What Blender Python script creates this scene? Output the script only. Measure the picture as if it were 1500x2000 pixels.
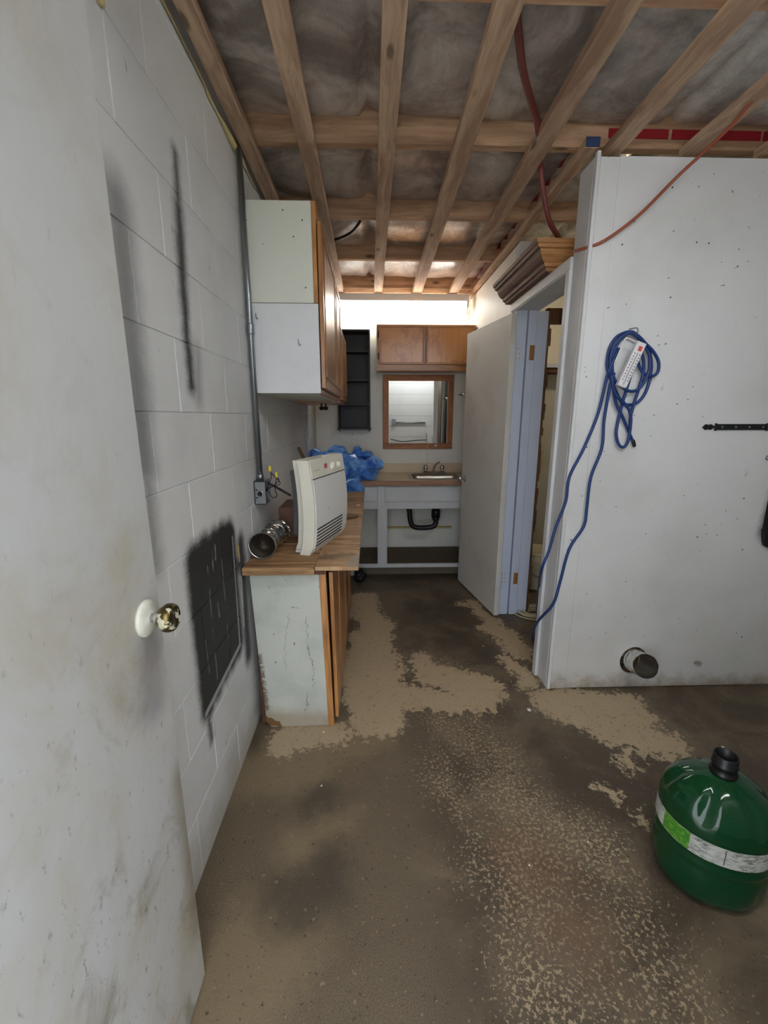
import bpy, bmesh, math, random
from mathutils import Vector, Matrix, noise as mnoise
random.seed(7)
scn = bpy.context.scene
C = scn.collection
for o in list(bpy.data.objects): bpy.data.objects.remove(o)

# ------------------------------------------------------------------ camera
F, CX, CY = 832.0, 750.0, 1000.0          # focal length and centre in photo pixels (1500 x 2000)
VX, VY = 724.0, 813.0                     # vanishing point of the room's depth direction
H = 1.41                                  # eye height, from the 0.2 m block courses
_d = Vector(((VX-CX)/F, (VY-CY)/F, 1)).normalized()
_p = math.atan((CY-VY)/F)
_u = -Vector((0, math.cos(_p), math.sin(_p)))
_u = (_u - _d*_u.dot(_d)).normalized()
_r = _d.cross(_u)
if _r.x < 0: _r = -_r
_r.normalize()
def c2w(v): return Vector((_r.dot(v), _d.dot(v), _u.dot(v)))
def ray(u, v): return c2w(Vector(((u-CX)/F, (v-CY)/F, 1)))
EYE = Vector((0, 0, H))
def PZ(u, v, z): r = ray(u, v); return EYE + r*((z-H)/r.z)
def PY(u, v, y): r = ray(u, v); return EYE + r*(y/r.y)
def PX(u, v, x): r = ray(u, v); return EYE + r*(x/r.x)
cam = bpy.data.cameras.new('camera'); camo = bpy.data.objects.new('camera', cam); C.objects.link(camo)
cr, cu, cb = c2w(Vector((1,0,0))), c2w(Vector((0,-1,0))), c2w(Vector((0,0,-1)))
camo.matrix_world = Matrix(((cr.x,cu.x,cb.x,0),(cr.y,cu.y,cb.y,0),(cr.z,cu.z,cb.z,H),(0,0,0,1)))
cam.sensor_fit = 'VERTICAL'; cam.sensor_height = 36; cam.sensor_width = 27
cam.lens = F/2000*36; cam.clip_start = 0.02
scn.camera = camo

# ------------------------------------------------------------------ light
W = bpy.data.worlds.new('overcast_sky'); scn.world = W; W.use_nodes = True
W.node_tree.nodes['Background'].inputs[0].default_value = (0.86, 0.92, 1.0, 1)
W.node_tree.nodes['Background'].inputs[1].default_value = 3.0
scn.view_settings.view_transform = 'Standard'; scn.view_settings.look = 'None'
scn.view_settings.gamma = 1; scn.view_settings.use_curve_mapping = False
scn.view_settings.exposure = 0.7
def portal(name, loc, rot, sx, sy):
    L = bpy.data.lights.new(name, 'AREA'); L.shape = 'RECTANGLE'; L.size = sx; L.size_y = sy
    L.cycles.is_portal = True
    o = bpy.data.objects.new(name, L); C.objects.link(o); o.location = loc; o.rotation_euler = rot
LAMP, LAMP_POWER = (0.85, 0.50, 2.39), 20.0      # ceiling lamp behind the frame's top edge (built further down)
DOOR_X0, DOOR_X1, DOOR_H = -0.46, 0.31, 2.06
portal('doorway_daylight', ((DOOR_X0+DOOR_X1)/2, -0.16, DOOR_H/2), (math.pi/2, 0, 0), DOOR_X1-DOOR_X0, DOOR_H)

# ------------------------------------------------------------------ node helpers
def S(r, g, b):
    f = lambda c: (c/255/12.92) if c/255 <= .04045 else ((c/255+.055)/1.055)**2.4
    return (f(r), f(g), f(b), 1)
def capsule_group():
    g = bpy.data.node_groups.new('capsule_mask', 'ShaderNodeTree')
    for n in 'PAB': g.interface.new_socket(n, in_out='INPUT', socket_type='NodeSocketVector')
    g.interface.new_socket('R', in_out='INPUT', socket_type='NodeSocketFloat')
    g.interface.new_socket('Out', in_out='OUTPUT', socket_type='NodeSocketFloat')
    N = g.nodes; i = N.new('NodeGroupInput'); o = N.new('NodeGroupOutput')
    def vm(op, a, b=None, s=None):
        n = N.new('ShaderNodeVectorMath'); n.operation = op; g.links.new(a, n.inputs[0])
        if b is not None: g.links.new(b, n.inputs[1])
        if s is not None: g.links.new(s, n.inputs['Scale'])
        return n
    def m(op, a, b, clamp=False):
        n = N.new('ShaderNodeMath'); n.operation = op; n.use_clamp = clamp
        g.links.new(a, n.inputs[0]); g.links.new(b, n.inputs[1]); return n.outputs[0]
    pa = vm('SUBTRACT', i.outputs['P'], i.outputs['A']).outputs[0]
    ba = vm('SUBTRACT', i.outputs['B'], i.outputs['A']).outputs[0]
    t = m('DIVIDE', vm('DOT_PRODUCT', pa, ba).outputs['Value'], vm('DOT_PRODUCT', ba, ba).outputs['Value'], True)
    q = vm('SCALE', ba, s=t).outputs[0]
    dist = vm('LENGTH', vm('SUBTRACT', pa, q).outputs[0]).outputs['Value']
    g.links.new(m('SUBTRACT', i.outputs['R'], dist), o.inputs[0])
    return g
CAPS = capsule_group()
class NT:
    def __init__(s, name):
        s.mat = bpy.data.materials.new(name); s.mat.use_nodes = True
        s.t = s.mat.node_tree; s.b = s.t.nodes['Principled BSDF']
    def n(s, ty, **kw):
        n = s.t.nodes.new(ty)
        for k, v in kw.items(): setattr(n, k, v)
        return n
    def put(s, sock, v):
        if isinstance(v, bpy.types.NodeSocket): s.t.links.new(v, sock)
        else: sock.default_value = v
    def math(s, op, a, b=None, clamp=False):
        n = s.n('ShaderNodeMath', operation=op, use_clamp=clamp); s.put(n.inputs[0], a)
        if b is not None: s.put(n.inputs[1], b)
        return n.outputs[0]
    def vmath(s, op, a, b=None, scale=None):
        n = s.n('ShaderNodeVectorMath', operation=op); s.put(n.inputs[0], a)
        if b is not None: s.put(n.inputs[1], b)
        if scale is not None: s.put(n.inputs['Scale'], scale)
        return n.outputs[0]
    def mix(s, f, a, b, bt='MIX'):
        n = s.n('ShaderNodeMix', data_type='RGBA', blend_type=bt)
        s.put(n.inputs[0], f); s.put(n.inputs[6], a); s.put(n.inputs[7], b); return n.outputs[2]
    def noise(s, v, scale, detail=3, rough=.55, dist=0, col=False):
        n = s.n('ShaderNodeTexNoise'); s.put(n.inputs['Vector'], v); s.put(n.inputs['Scale'], scale)
        n.inputs['Detail'].default_value = detail; n.inputs['Roughness'].default_value = rough; n.inputs['Distortion'].default_value = dist
        return n.outputs['Color' if col else 'Fac']
    def mr(s, x, a, b, c=0., d=1.):
        n = s.n('ShaderNodeMapRange', interpolation_type='SMOOTHSTEP', clamp=True)
        for k, v in zip(range(5), (x, a, b, c, d)): s.put(n.inputs[k], v)
        return n.outputs[0]
    def pos(s): return s.n('ShaderNodeNewGeometry').outputs['Position']
    def objc(s): return s.n('ShaderNodeTexCoord').outputs['Object']
    def rnd(s): return s.n('ShaderNodeObjectInfo').outputs['Random']
    def scale3(s, v, k): return s.vmath('MULTIPLY', v, k)
    def cap(s, P, A, B, R):
        n = s.n('ShaderNodeGroup'); n.node_tree = CAPS
        s.put(n.inputs[0], P); n.inputs[1].default_value = A
        B = tuple(B); n.inputs[2].default_value = (B[0]+1e-4, B[1], B[2]); n.inputs[3].default_value = R
        return n.outputs[0]
    def maxs(s, L):
        r = L[0]
        for x in L[1:]: r = s.math('MAXIMUM', r, x)
        return r
    def bump(s, h, strength=.2, dist=.01):
        n = s.n('ShaderNodeBump'); n.inputs['Strength'].default_value = strength; n.inputs['Distance'].default_value = dist
        s.put(n.inputs['Height'], h); s.t.links.new(n.outputs[0], s.b.inputs['Normal'])
    def fin(s, col, rough=.6, metal=0., **kw):
        s.put(s.b.inputs['Base Color'], col); s.put(s.b.inputs['Roughness'], rough); s.put(s.b.inputs['Metallic'], metal)
        for k, v in kw.items(): s.put(s.b.inputs[k.replace('_', ' ')], v)
        return s.mat
def plain(name, c, rough=.5, metal=0., var=.12, sc=30, bump=0., **kw):
    t = NT(name); p = t.objc(); f = t.noise(p, sc, 3)
    c2 = tuple(x*(1-var) for x in c[:3])+(1,); c1 = tuple(min(1, x*(1+var)) for x in c[:3])+(1,)
    if bump: t.bump(f, bump, .004)
    return t.fin(t.mix(f, c2, c1), rough, metal, **kw)
def wood(name, c1, c2, axis, rough=.6, freq=26, coat=0., rays=True, vary=.25):
    t = NT(name); p = t.objc(); r = t.rnd()
    off = t.n('ShaderNodeCombineXYZ')
    for k in range(3): t.put(off.inputs[k], t.math('MULTIPLY', r, 7.0+k*3))
    p = t.vmath('ADD', p, off.outputs[0])
    sc = [freq]*3; sc[axis] = freq*.07
    warp = t.noise(p, 3, 2, col=True)
    q = t.vmath('ADD', t.scale3(p, tuple(sc)), t.vmath('SCALE', warp, scale=1.6))
    a = t.noise(q, 1, 4, .6, .4)
    sc2 = [x*5 for x in sc]; fine = t.noise(t.scale3(p, tuple(sc2)), 1, 2)
    f = t.mr(t.math('ADD', t.math('MULTIPLY', a, .8), t.math('MULTIPLY', fine, .2)), .32, .68)
    col = t.mix(f, c1, c2)
    if rays:
        kn = t.n('ShaderNodeTexVoronoi'); t.put(kn.inputs['Vector'], t.scale3(p, tuple(9 if k != axis else 3.4 for k in range(3)))); kn.inputs['Scale'].default_value = 1
        kf = t.mr(kn.outputs['Distance'], .07, .15, .75, 0.)
        col = t.mix(kf, col, tuple(x*.25 for x in c1[:3])+(1,))
    v = t.math('ADD', t.math('MULTIPLY', r, vary), 1-vary/2)
    hs = t.n('ShaderNodeHueSaturation'); t.put(hs.inputs['Color'], col); t.put(hs.inputs['Value'], v)
    t.bump(f, .15, .002)
    return t.fin(hs.outputs[0], rough, 0, Coat_Weight=coat, Coat_Roughness=.25)
def paint(name, c, dirt=S(120,110,95), amount=.35, spots=.5, rough=.55, low=0., scale=1., bump=.08):
    """old paint: soft grime clouds, small dark nicks, optional grime near the floor"""
    t = NT(name); p = t.pos()
    cl = t.mr(t.noise(p, 2.2*scale, 5, .65, .3), .48, .80, 0, amount)
    col = t.mix(cl, c, dirt)
    sp = t.noise(t.scale3(p, (1, 1, .45)), 38*scale, 2, .5)
    g = t.mr(t.noise(p, 1.7, 2), .45, .62)
    k = t.math('MULTIPLY', t.mr(sp, .735, .77), t.math('MULTIPLY', g, spots))
    col = t.mix(k, col, S(70,62,52))
    if low:
        z = t.n('ShaderNodeSeparateXYZ'); t.put(z.inputs[0], p)
        zz = t.math('ADD', z.outputs[2], t.math('MULTIPLY', t.math('SUBTRACT', t.noise(p, 9, 4), .5), low*1.6))
        col = t.mix(t.mr(zz, 0, low, .75, 0), col, S(125,108,85))
    t.bump(t.noise(p, 160, 3), bump, .002)
    return t.fin(col, rough)

# ------------------------------------------------------------------ mesh helpers
def link(name, me, mat=None, parent=None):
    o = bpy.data.objects.new(name, me); C.objects.link(o)
    if mat is not None and not me.materials: me.materials.append(mat)
    if parent is not None:
        o.parent = parent; o.matrix_parent_inverse = Matrix.Translation(-parent.location)
    return o
def bm_obj(name, bm, mat, parent=None, smooth=False):
    bmesh.ops.recalc_face_normals(bm, faces=bm.faces)
    me = bpy.data.meshes.new(name); bm.to_mesh(me); bm.free()
    if smooth:
        for p in me.polygons: p.use_smooth = True
    return link(name, me, mat, parent)
def tag(o, label, cat, group=None):
    o['label'] = label; o['category'] = cat
    if group: o['group'] = group
    return o
def thing(name, label, cat, loc=(0,0,0), group=None):
    o = bpy.data.objects.new(name, None); C.objects.link(o); o.location = loc; o.empty_display_size = .05
    return tag(o, label, cat, group)
def struct(o): o['kind'] = 'structure'; return o
def sthing(name, loc=(0,0,0)):
    o = bpy.data.objects.new(name, None); C.objects.link(o); o.location = loc; o.empty_display_size = .05
    return struct(o)
def add_box(bm, lo, hi, M=None):
    vs = [bm.verts.new(Vector((x, y, z)) if M is None else M @ Vector((x, y, z))) for x in (lo[0], hi[0]) for y in (lo[1], hi[1]) for z in (lo[2], hi[2])]
    for f in ((0,1,3,2),(4,6,7,5),(0,4,5,1),(2,3,7,6),(0,2,6,4),(1,5,7,3)): bm.faces.new([vs[k] for k in f])
    return vs
def box(name, lo, hi, mat, parent=None, bevel=.0015, M=None, seg=1):
    bm = bmesh.new(); add_box(bm, lo, hi, M)
    bmesh.ops.recalc_face_normals(bm, faces=bm.faces)
    if bevel: bmesh.ops.bevel(bm, geom=list(bm.edges), offset=bevel, segments=seg, affect='EDGES', profile=.6)
    return bm_obj(name, bm, mat, parent)
def boxes(name, L, mat, parent=None, M=None):
    bm = bmesh.new()
    for lo, hi in L: add_box(bm, lo, hi, M)
    return bm_obj(name, bm, mat, parent)
def smooth_path(pts, n=6, closed=False):
    P = [Vector(p) for p in pts]; out = []; N = len(P)
    for i in range(N if closed else N-1):
        g = lambda k: P[k % N] if closed else P[min(max(k, 0), N-1)]
        a, b, c, d = g(i-1), g(i), g(i+1), g(i+2)
        for k in range(n):
            t = k/n
            out.append(.5*((2*b)+(c-a)*t+(2*a-5*b+4*c-d)*t*t+(3*b-a-3*c+d)*t**3))
    if not closed: out.append(P[-1])
    return out
def add_tube(bm, pts, r, seg=8, cap=True, closed=False):
    P = [Vector(p) for p in pts]; n = len(P); rings = []; up = None
    for i, p in enumerate(P):
        t = (P[(i+1) % n]-P[i-1]) if closed else (P[min(i+1, n-1)]-P[max(i-1, 0)])
        t.normalize()
        if up is None: up = t.orthogonal().normalized()
        up = (up-t*up.dot(t)).normalized(); v = t.cross(up)
        rr = r[i] if isinstance(r, (list, tuple)) else r
        rings.append([bm.verts.new(p+(up*math.cos(a)+v*math.sin(a))*rr) for a in [2*math.pi*k/seg for k in range(seg)]])
    for i in range(n if closed else n-1):
        A, B = rings[i], rings[(i+1) % n]
        for k in range(seg): bm.faces.new((A[k], A[(k+1) % seg], B[(k+1) % seg], B[k]))
    if cap and not closed: bm.faces.new(rings[0][::-1]); bm.faces.new(rings[-1])
def tube(name, pts, r, mat, parent=None, seg=8, n=0, closed=False, cap=True):
    path = smooth_path(pts, n, closed) if n else pts
    if isinstance(r, (list, tuple)) and len(r) != len(path):
        K = len(path)-1; m = len(r)-1
        r = [r[min(int(k*m/K), m-1)]*(1-(k*m/K-min(int(k*m/K), m-1)))+r[min(int(k*m/K), m-1)+1]*(k*m/K-min(int(k*m/K), m-1)) for k in range(K+1)]
    bm = bmesh.new(); add_tube(bm, path, r, seg, cap, closed)
    return bm_obj(name, bm, mat, parent, True)
def add_lathe(bm, prof, M, seg=24, cap0=True, cap1=True, fn=None):
    rings = []
    for r, z in prof:
        ring = []
        for k in range(seg):
            a = 2*math.pi*k/seg; rr = fn(r, z, a) if fn else r
            ring.append(bm.verts.new(M @ Vector((rr*math.cos(a), rr*math.sin(a), z))))
        rings.append(ring)
    for A, B in zip(rings, rings[1:]):
        for k in range(seg): bm.faces.new((A[k], A[(k+1) % seg], B[(k+1) % seg], B[k]))
    if cap0: bm.faces.new(rings[0][::-1])
    if cap1: bm.faces.new(rings[-1])
def lathe(name, prof, M, mat, parent=None, seg=24, cap0=True, cap1=True, fn=None, smooth=True):
    bm = bmesh.new(); add_lathe(bm, prof, M, seg, cap0, cap1, fn); return bm_obj(name, bm, mat, parent, smooth)
def frame(loc, z=(0,0,1), x=None):
    z = Vector(z).normalized(); x = Vector(x) if x is not None else z.orthogonal()
    x = (x-z*x.dot(z)).normalized(); y = z.cross(x)
    return Matrix(((x.x,y.x,z.x,loc[0]),(x.y,y.y,z.y,loc[1]),(x.z,y.z,z.z,loc[2]),(0,0,0,1)))
def prism(name, poly, vec, mat, parent=None, bevel=0):
    bm = bmesh.new(); vec = Vector(vec)
    a = [bm.verts.new(Vector(p)) for p in poly]; b = [bm.verts.new(Vector(p)+vec) for p in poly]
    bm.faces.new(a); bm.faces.new(b[::-1]); n = len(a)
    for k in range(n): bm.faces.new((a[k], b[k], b[(k+1) % n], a[(k+1) % n]))
    bmesh.ops.recalc_face_normals(bm, faces=bm.faces)
    if bevel: bmesh.ops.bevel(bm, geom=list(bm.edges), offset=bevel, segments=1, affect='EDGES')
    return bm_obj(name, bm, mat, parent)

# ------------------------------------------------------------------ dimensions of the room
XL = -0.538            # face of the block wall
YP = 1.972             # front face of the partition
XS = 0.92              # side face of the partition
YE = 4.20              # end wall
XR = 3.1               # right wall (out of view)
ZS, ZJ, ZI = 2.455, 2.49, 2.565   # underside of the strips, of the joists, of the insulation

# ------------------------------------------------------------------ materials of the setting
def floor_material():
    t = NT('stained_concrete'); p = t.pos()
    w = t.vmath('SCALE', t.vmath('SUBTRACT', t.noise(p, 3.2, 5, .65, col=True), (.5,.5,.5)), scale=.30)
    w2 = t.vmath('SCALE', t.vmath('SUBTRACT', t.noise(p, 26, 3, .6, col=True), (.5,.5,.5)), scale=.05)
    q = t.vmath('MULTIPLY', t.vmath('ADD', t.vmath('ADD', p, w), w2), (1, 1, 0))
    def caps(L, scale=1):
        out = []
        for u0, v0, u1, v1, r in L:
            A, B = PZ(u0, v0, 0), PZ(u1, v1, 0); out.append(t.cap(q, A, B, r))
        return t.maxs(out)
    beige = caps([(705,1165,730,1230,.13),(725,1240,735,1390,.17),(760,1370,930,1370,.10),(850,1320,945,1345,.12),
                  (925,1180,960,1215,.06),(960,1225,1020,1270,.09),(1010,1300,1035,1330,.06),(820,1290,850,1330,.07),
                  (1090,1375,1230,1390,.13),(1170,1420,1290,1450,.10),(1100,1400,1200,1440,.06),(1230,1470,1240,1500,.025),
                  (1185,1540,1210,1555,.028),(1235,1590,1255,1595,.018),(900,1180,905,1182,.05),(560,1440,640,1435,.09),(1000,1290,1010,1300,.06)])
    tan = caps([(600,1640,640,1620,.10),(430,1950,520,1850,.16),(470,1500,600,1490,.14),(560,1460,700,1440,.15)])
    # worn flecks, densest in the walked lane
    lane = caps([(900,1420,1060,1640,.20),(1060,1640,1180,2000,.26),(860,1480,950,1700,.12),(860,1300,930,1340,.12),(1200,1800,1300,2000,.18)])
    dens = t.mr(lane, -.12, .14)
    f1 = t.noise(t.scale3(p, (1,1,0)), 84, 5, .70, .15); f2 = t.noise(t.scale3(p, (1,1,0)), 4.0, 3)
    thr = t.math('SUBTRACT', .665, t.math('ADD', t.math('MULTIPLY', dens, .125), t.math('MULTIPLY', t.math('SUBTRACT', f2, .5), .16)))
    fleck = t.mr(t.math('SUBTRACT', f1, thr), -.004, .022)
    lace = t.noise(t.scale3(p, (1,1,0)), 38, 5, .72, .2)
    sheet = t.mr(t.math('ADD', beige, t.math('MULTIPLY', t.math('SUBTRACT', lace, .5), .26)), -.008, .012)
    holes = t.mr(t.math('SUBTRACT', t.noise(t.scale3(p, (1,1,0)), 30, 5, .7, .4), .665), 0, .02)
    sheet = t.math('MULTIPLY', sheet, t.math('SUBTRACT', 1, t.math('MULTIPLY', holes, .75)))
    a = t.noise(t.scale3(p, (1,1,0)), 2.6, 5, .65, .4); b = t.noise(t.scale3(p, (1,1,0)), 12, 4, .7)
    dark = t.mix(t.mr(a, .35, .68), S(74,62,48), S(114,100,80))
    dark = t.mix(t.mr(b, .55, .8, 0, .5), dark, S(98,70,50))
    left = t.n('ShaderNodeSeparateXYZ'); t.put(left.inputs[0], p)
    worn = t.mr(t.math('ADD', left.outputs[0], t.math('MULTIPLY', t.math('SUBTRACT', a, .5), .5)), .02, .30, 1, 0)
    grain = t.noise(t.scale3(p, (1,1,0)), 260, 4, .75)
    wornc = t.mix(t.mr(grain, .35, .65), S(84,72,56), S(118,104,84))
    dark = t.mix(t.math('MULTIPLY', worn, .85), dark, wornc)
    dark = t.mix(t.mr(tan, -.06, .08, 0, .45), dark, t.mix(grain, S(128,108,80), S(164,144,112)))
    # darker marks, two of them along the foot of the washstand
    dark_marks = caps([(620,1560,630,1575,.07),(560,1750,640,1690,.08),(700,1125,760,1130,.10),(780,1125,890,1125,.10),(800,1180,960,1290,.05),(430,1455,480,1450,.05)])
    dark = t.mix(t.mr(dark_marks, -.06, .06, 0, .62), dark, S(54,50,42))
    bcol = t.mix(t.mr(t.noise(t.scale3(p, (1,1,0)), 240, 4, .75), .25, .75), S(144,126,100), S(196,176,144))
    bcol = t.mix(t.mr(b, .62, .8, 0, .5), bcol, S(150,110,80))
    col = t.mix(t.math('MULTIPLY', fleck, .8), dark, S(172,152,122))
    col = t.mix(sheet, col, bcol)
    rust = caps([(1010,1640,1060,1700,.10),(1090,1800,1150,1830,.08)])
    col = t.mix(t.mr(rust, -.06, .08, 0, .25), col, S(112,70,46))
    blot = t.mr(t.noise(t.scale3(p, (1,1,0)), 22, 5, .7, .3), .56, .72, 0, .45)
    col = t.mix(blot, col, S(104,80,58))
    crumb = t.mr(t.noise(t.vmath('ADD', t.scale3(p, (1,1,0)), (7, 3, 0)), 48, 3, .6), .66, .70, 0, .5)
    col = t.mix(t.math('MULTIPLY', crumb, t.math('SUBTRACT', 1, sheet)), col, S(158,142,116))
    pep = t.mr(t.noise(t.scale3(p, (1,1,0)), 70, 3), .64, .70, 0, .75)
    col = t.mix(pep, col, S(52,46,38))
    t.bump(t.math('ADD', t.math('MULTIPLY', sheet, -.6), t.noise(p, 260, 4)), .18, .003)
    rough = t.math('ADD', t.math('MULTIPLY', t.math('MAXIMUM', sheet, fleck), .25), t.math('ADD', .42, t.math('MULTIPLY', b, .25)))
    return t.fin(col, rough)
def block_material():
    t = NT('white_painted_block'); p = t.pos()
    q = t.vmath('MULTIPLY', p, (0, 1, 1))
    wq = t.vmath('ADD', q, t.vmath('MULTIPLY', t.vmath('SUBTRACT', t.noise(p, 14, 4, .7, col=True), (.5,.5,.5)), (0, .03, .03)))
    col = t.mix(t.mr(t.noise(p, 1.8, 5, .6), .4, .75, 0, .45), S(214,214,212), S(178,178,178))
    nick = t.mr(t.noise(t.scale3(p, (1, 1, .5)), 30, 3, .6), .72, .75, 0, .5)
    col = t.mix(nick, col, S(90,84,76))
    z = t.n('ShaderNodeSeparateXYZ'); t.put(z.inputs[0], p)
    col = t.mix(t.mr(t.math('ADD', z.outputs[2], t.math('MULTIPLY', t.math('SUBTRACT', t.noise(p, 9, 4), .5), .3)), 0, .22, .5, 0), col, S(140,128,106))
    K = lambda y, zz: (0, y, zz)
    black = S(13,13,13)
    grit = t.math('MULTIPLY', t.math('SUBTRACT', t.noise(p, 220, 2), .5), .030)
    def spray(L, r0, r1, k):
        d = t.maxs([t.cap(wq, K(*a), K(*b), r) for a, b, r in L])
        return t.mr(t.math('ADD', d, grit), r0, r1, 0, k)
    # one long drip-like stripe, thin at its top
    s1 = spray([((1.392,2.12),(1.377,1.98),-.002),((1.377,1.98),(1.352,1.70),.009),((1.352,1.70),(1.350,1.50),.006),((1.351,1.90),(1.353,1.72),-.002)], -.050, .010, .95)
    col = t.mix(s1, col, black)
    s2 = spray([((1.05,1.86),(1.03,1.30),.03),((1.03,1.30),(1.03,1.05),.0),((1.42,1.60),(1.40,1.46),-.01)], -.075, .03, .62)
    col = t.mix(s2, col, black)
    haze = spray([((1.15,2.25),(1.25,2.0),.12)], -.25, .15, .25); col = t.mix(haze, col, S(120,120,122))
    # sprayed rectangle
    box_ = spray([((1.245,.97),(1.25,.50),.05),((1.33,.97),(1.33,.52),.06),((1.42,.965),(1.42,.53),.06),((1.50,.965),(1.50,.53),.06),((1.575,.96),(1.575,.52),.05),((1.23,.52),(1.24,.36),.0),((1.26,.97),(1.57,.965),.05)], -.045, .012, .97)
    col = t.mix(box_, col, black)
    s3 = spray([((1.70,.90),(1.69,.40),.03),((1.66,.82),(1.72,.82),.02)], -.05, .02, .9); col = t.mix(s3, col, black)
    edge = t.maxs([t.cap(q, K(1.604,.955), K(1.600,.70), .0045), t.cap(q, K(1.600,.70), K(1.592,.505), .006), t.cap(q, K(1.592,.500), K(1.22,.470), .009), t.cap(q, K(1.675,.76), K(1.66,.55), .008)])
    col = t.mix(t.mr(edge, -.004, .002, 0, .62), col, S(190,190,190))
    thin = t.maxs([t.cap(q, K(1.47,.93), K(1.475,.70), .001), t.cap(q, K(1.34,.93), K(1.335,.52), .001), t.cap(q, K(1.27,.70), K(1.275,.58), 0), t.cap(q, K(1.47,.66), K(1.475,.56), 0), t.cap(q, K(1.39,.97), K(1.385,.90), .003), t.cap(q, K(1.42,.975), K(1.415,.93), .004), t.cap(q, K(1.40,.77), K(1.405,.72), .003)])
    col = t.mix(t.math('MULTIPLY', t.mr(thin, -.006, .002, 0, .5), t.mr(t.noise(p, 18, 3), .38, .6)), col, S(170,170,170))
    chip = t.mr(t.cap(wq, K(1.665,.90), K(1.67,.84), .008), -.002, .002); col = t.mix(chip, col, S(205,176,110))
    t.bump(t.math('ADD', t.noise(p, 90, 4, .7), t.math('MULTIPLY', t.noise(p, 14, 3), 1.2)), .22, .004)
    return t.fin(col, .62, 0, Specular_IOR_Level=.3)
def insulation_material():
    t = NT('plastic_over_insulation'); p = t.pos()
    a = t.noise(t.scale3(p, (1.0, 1.0, 1)), 3.6, 6, .66, .6); b = t.noise(p, 11, 4, .65, .4)
    col = t.mix(t.mr(a, .34, .68), S(134,120,112), S(222,212,202))
    sx = t.n('ShaderNodeSeparateXYZ'); t.put(sx.inputs[0], p)
    grey = t.mr(sx.outputs[0], .3, 1.5, 0, .7)
    col = t.mix(grey, col, t.mix(t.mr(a, .30, .66), S(134,132,128), S(232,232,228)))
    col = t.mix(t.mr(b, .52, .78, 0, .5), col, S(160,128,106))
    t.bump(t.noise(t.scale3(p, (2.2, 1, 1)), 9, 4, .6, .6), .5, .02)
    return t.fin(col, .38, 0, Coat_Weight=.5, Coat_Roughness=.22)
def partition_material():
    t = NT('white_painted_plywood'); p = t.pos()
    col = t.mix(t.mr(t.noise(p, 1.6, 5, .6), .42, .75, 0, .5), S(222,222,222), S(190,190,184))
    sp = t.mr(t.noise(p, 42, 2, .5), .742, .76, 0, .8); col = t.mix(sp, col, S(64,58,52))
    sm = t.mr(t.noise(t.scale3(p, (1, 1, .6)), 16, 4, .7), .68, .76, 0, .45); col = t.mix(sm, col, S(150,138,116))
    z = t.n('ShaderNodeSeparateXYZ'); t.put(z.inputs[0], p)
    zz = t.math('ADD', z.outputs[2], t.math('MULTIPLY', t.math('SUBTRACT', t.noise(p, 13, 5, .7), .5), .22))
    col = t.mix(t.mr(zz, -.02, .10, .85, 0), col, S(132,108,78))
    col = t.mix(t.mr(z.outputs[2], 0, 1.3, .28, 0), col, S(180,174,160))
    q = t.vmath('ADD', p, t.vmath('MULTIPLY', t.vmath('SUBTRACT', t.noise(p, 20, 3, col=True), (.5,.5,.5)), (.03, 0, .03)))
    grit = t.math('MULTIPLY', t.math('SUBTRACT', t.noise(p, 200, 2), .5), .04)
    halo = t.math('ADD', t.maxs([t.cap(q, (1.99,YP,1.05), (1.97,YP,.86), .045)]), grit)
    col = t.mix(t.mr(halo, -.045, .02, 0, .93), col, S(22,22,22))
    mark = t.mr(t.cap(q, (1.715,YP,.135), (1.73,YP,.13), .012), -.012, .008, 0, .7); col = t.mix(mark, col, S(120,92,64))
    t.bump(t.noise(t.scale3(p, (3, 1, 1)), 60, 3), .1, .003)
    return t.fin(col, .5)
M_floor = floor_material(); M_block = block_material(); M_ins = insulation_material(); M_part = partition_material()
M_endwall = paint('end_wall_paint', S(226,224,216), S(190,178,150), .45, .7, scale=1.2)
M_white = paint('white_trim_paint', S(214,215,216), S(172,170,164), .4, .6, scale=1.5)
M_blue = paint('bluish_white_jamb_paint', S(206,216,238), S(170,180,206), .3, .5, scale=1.5)
M_door = paint('off_white_door_paint', S(214,213,206), S(176,166,144), .5, .35, low=.0)
M_joist = wood('joist_wood', S(166,128,98), S(212,174,138), 0, .7)
M_strip = wood('strip_wood', S(158,126,102), S(208,178,148), 1, .7)
M_oak_z = wood('varnished_wood_upright', S(138,88,44), S(190,134,78), 2, .35, coat=.4, rays=False)
M_oak_x = wood('varnished_wood_across', S(158,98,42), S(206,148,80), 0, .35, coat=.4, rays=False)
M_oak_y = wood('varnished_wood_along', S(140,86,40), S(190,130,70), 1, .4, coat=.3, rays=False)
M_raw = wood('raw_wood_dark', S(74,50,34), S(120,84,58), 2, .8)
M_bench = wood('bench_plank', S(112,80,50), S(182,142,98), 0, .7, freq=40)
M_ply = wood('bench_plywood', S(146,112,76), S(196,160,116), 0, .65, freq=18)
M_cream = paint('cream_panel_paint', S(214,216,202), S(184,186,170), .35, .8, scale=1.5)
M_black = plain('black_laminate', S(24,22,24), .5)
M_steel = plain('galvanised_steel', S(150,154,158), .35, .9)
M_alu = plain('aluminium_foil', S(215,215,212), .22, 1., sc=60, bump=.25)
M_chrome = plain('chrome', S(210,210,212), .12, 1., var=.05)
M_dark = plain('dark_void', S(18,16,15), .9)
M_cable = plain('black_cable', S(24,24,28), .45)
M_red = plain('red_sheathing_tape', S(150,24,36), .4)
M_hinge = plain('painted_hinge', S(214,218,228), .4, .1)

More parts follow.
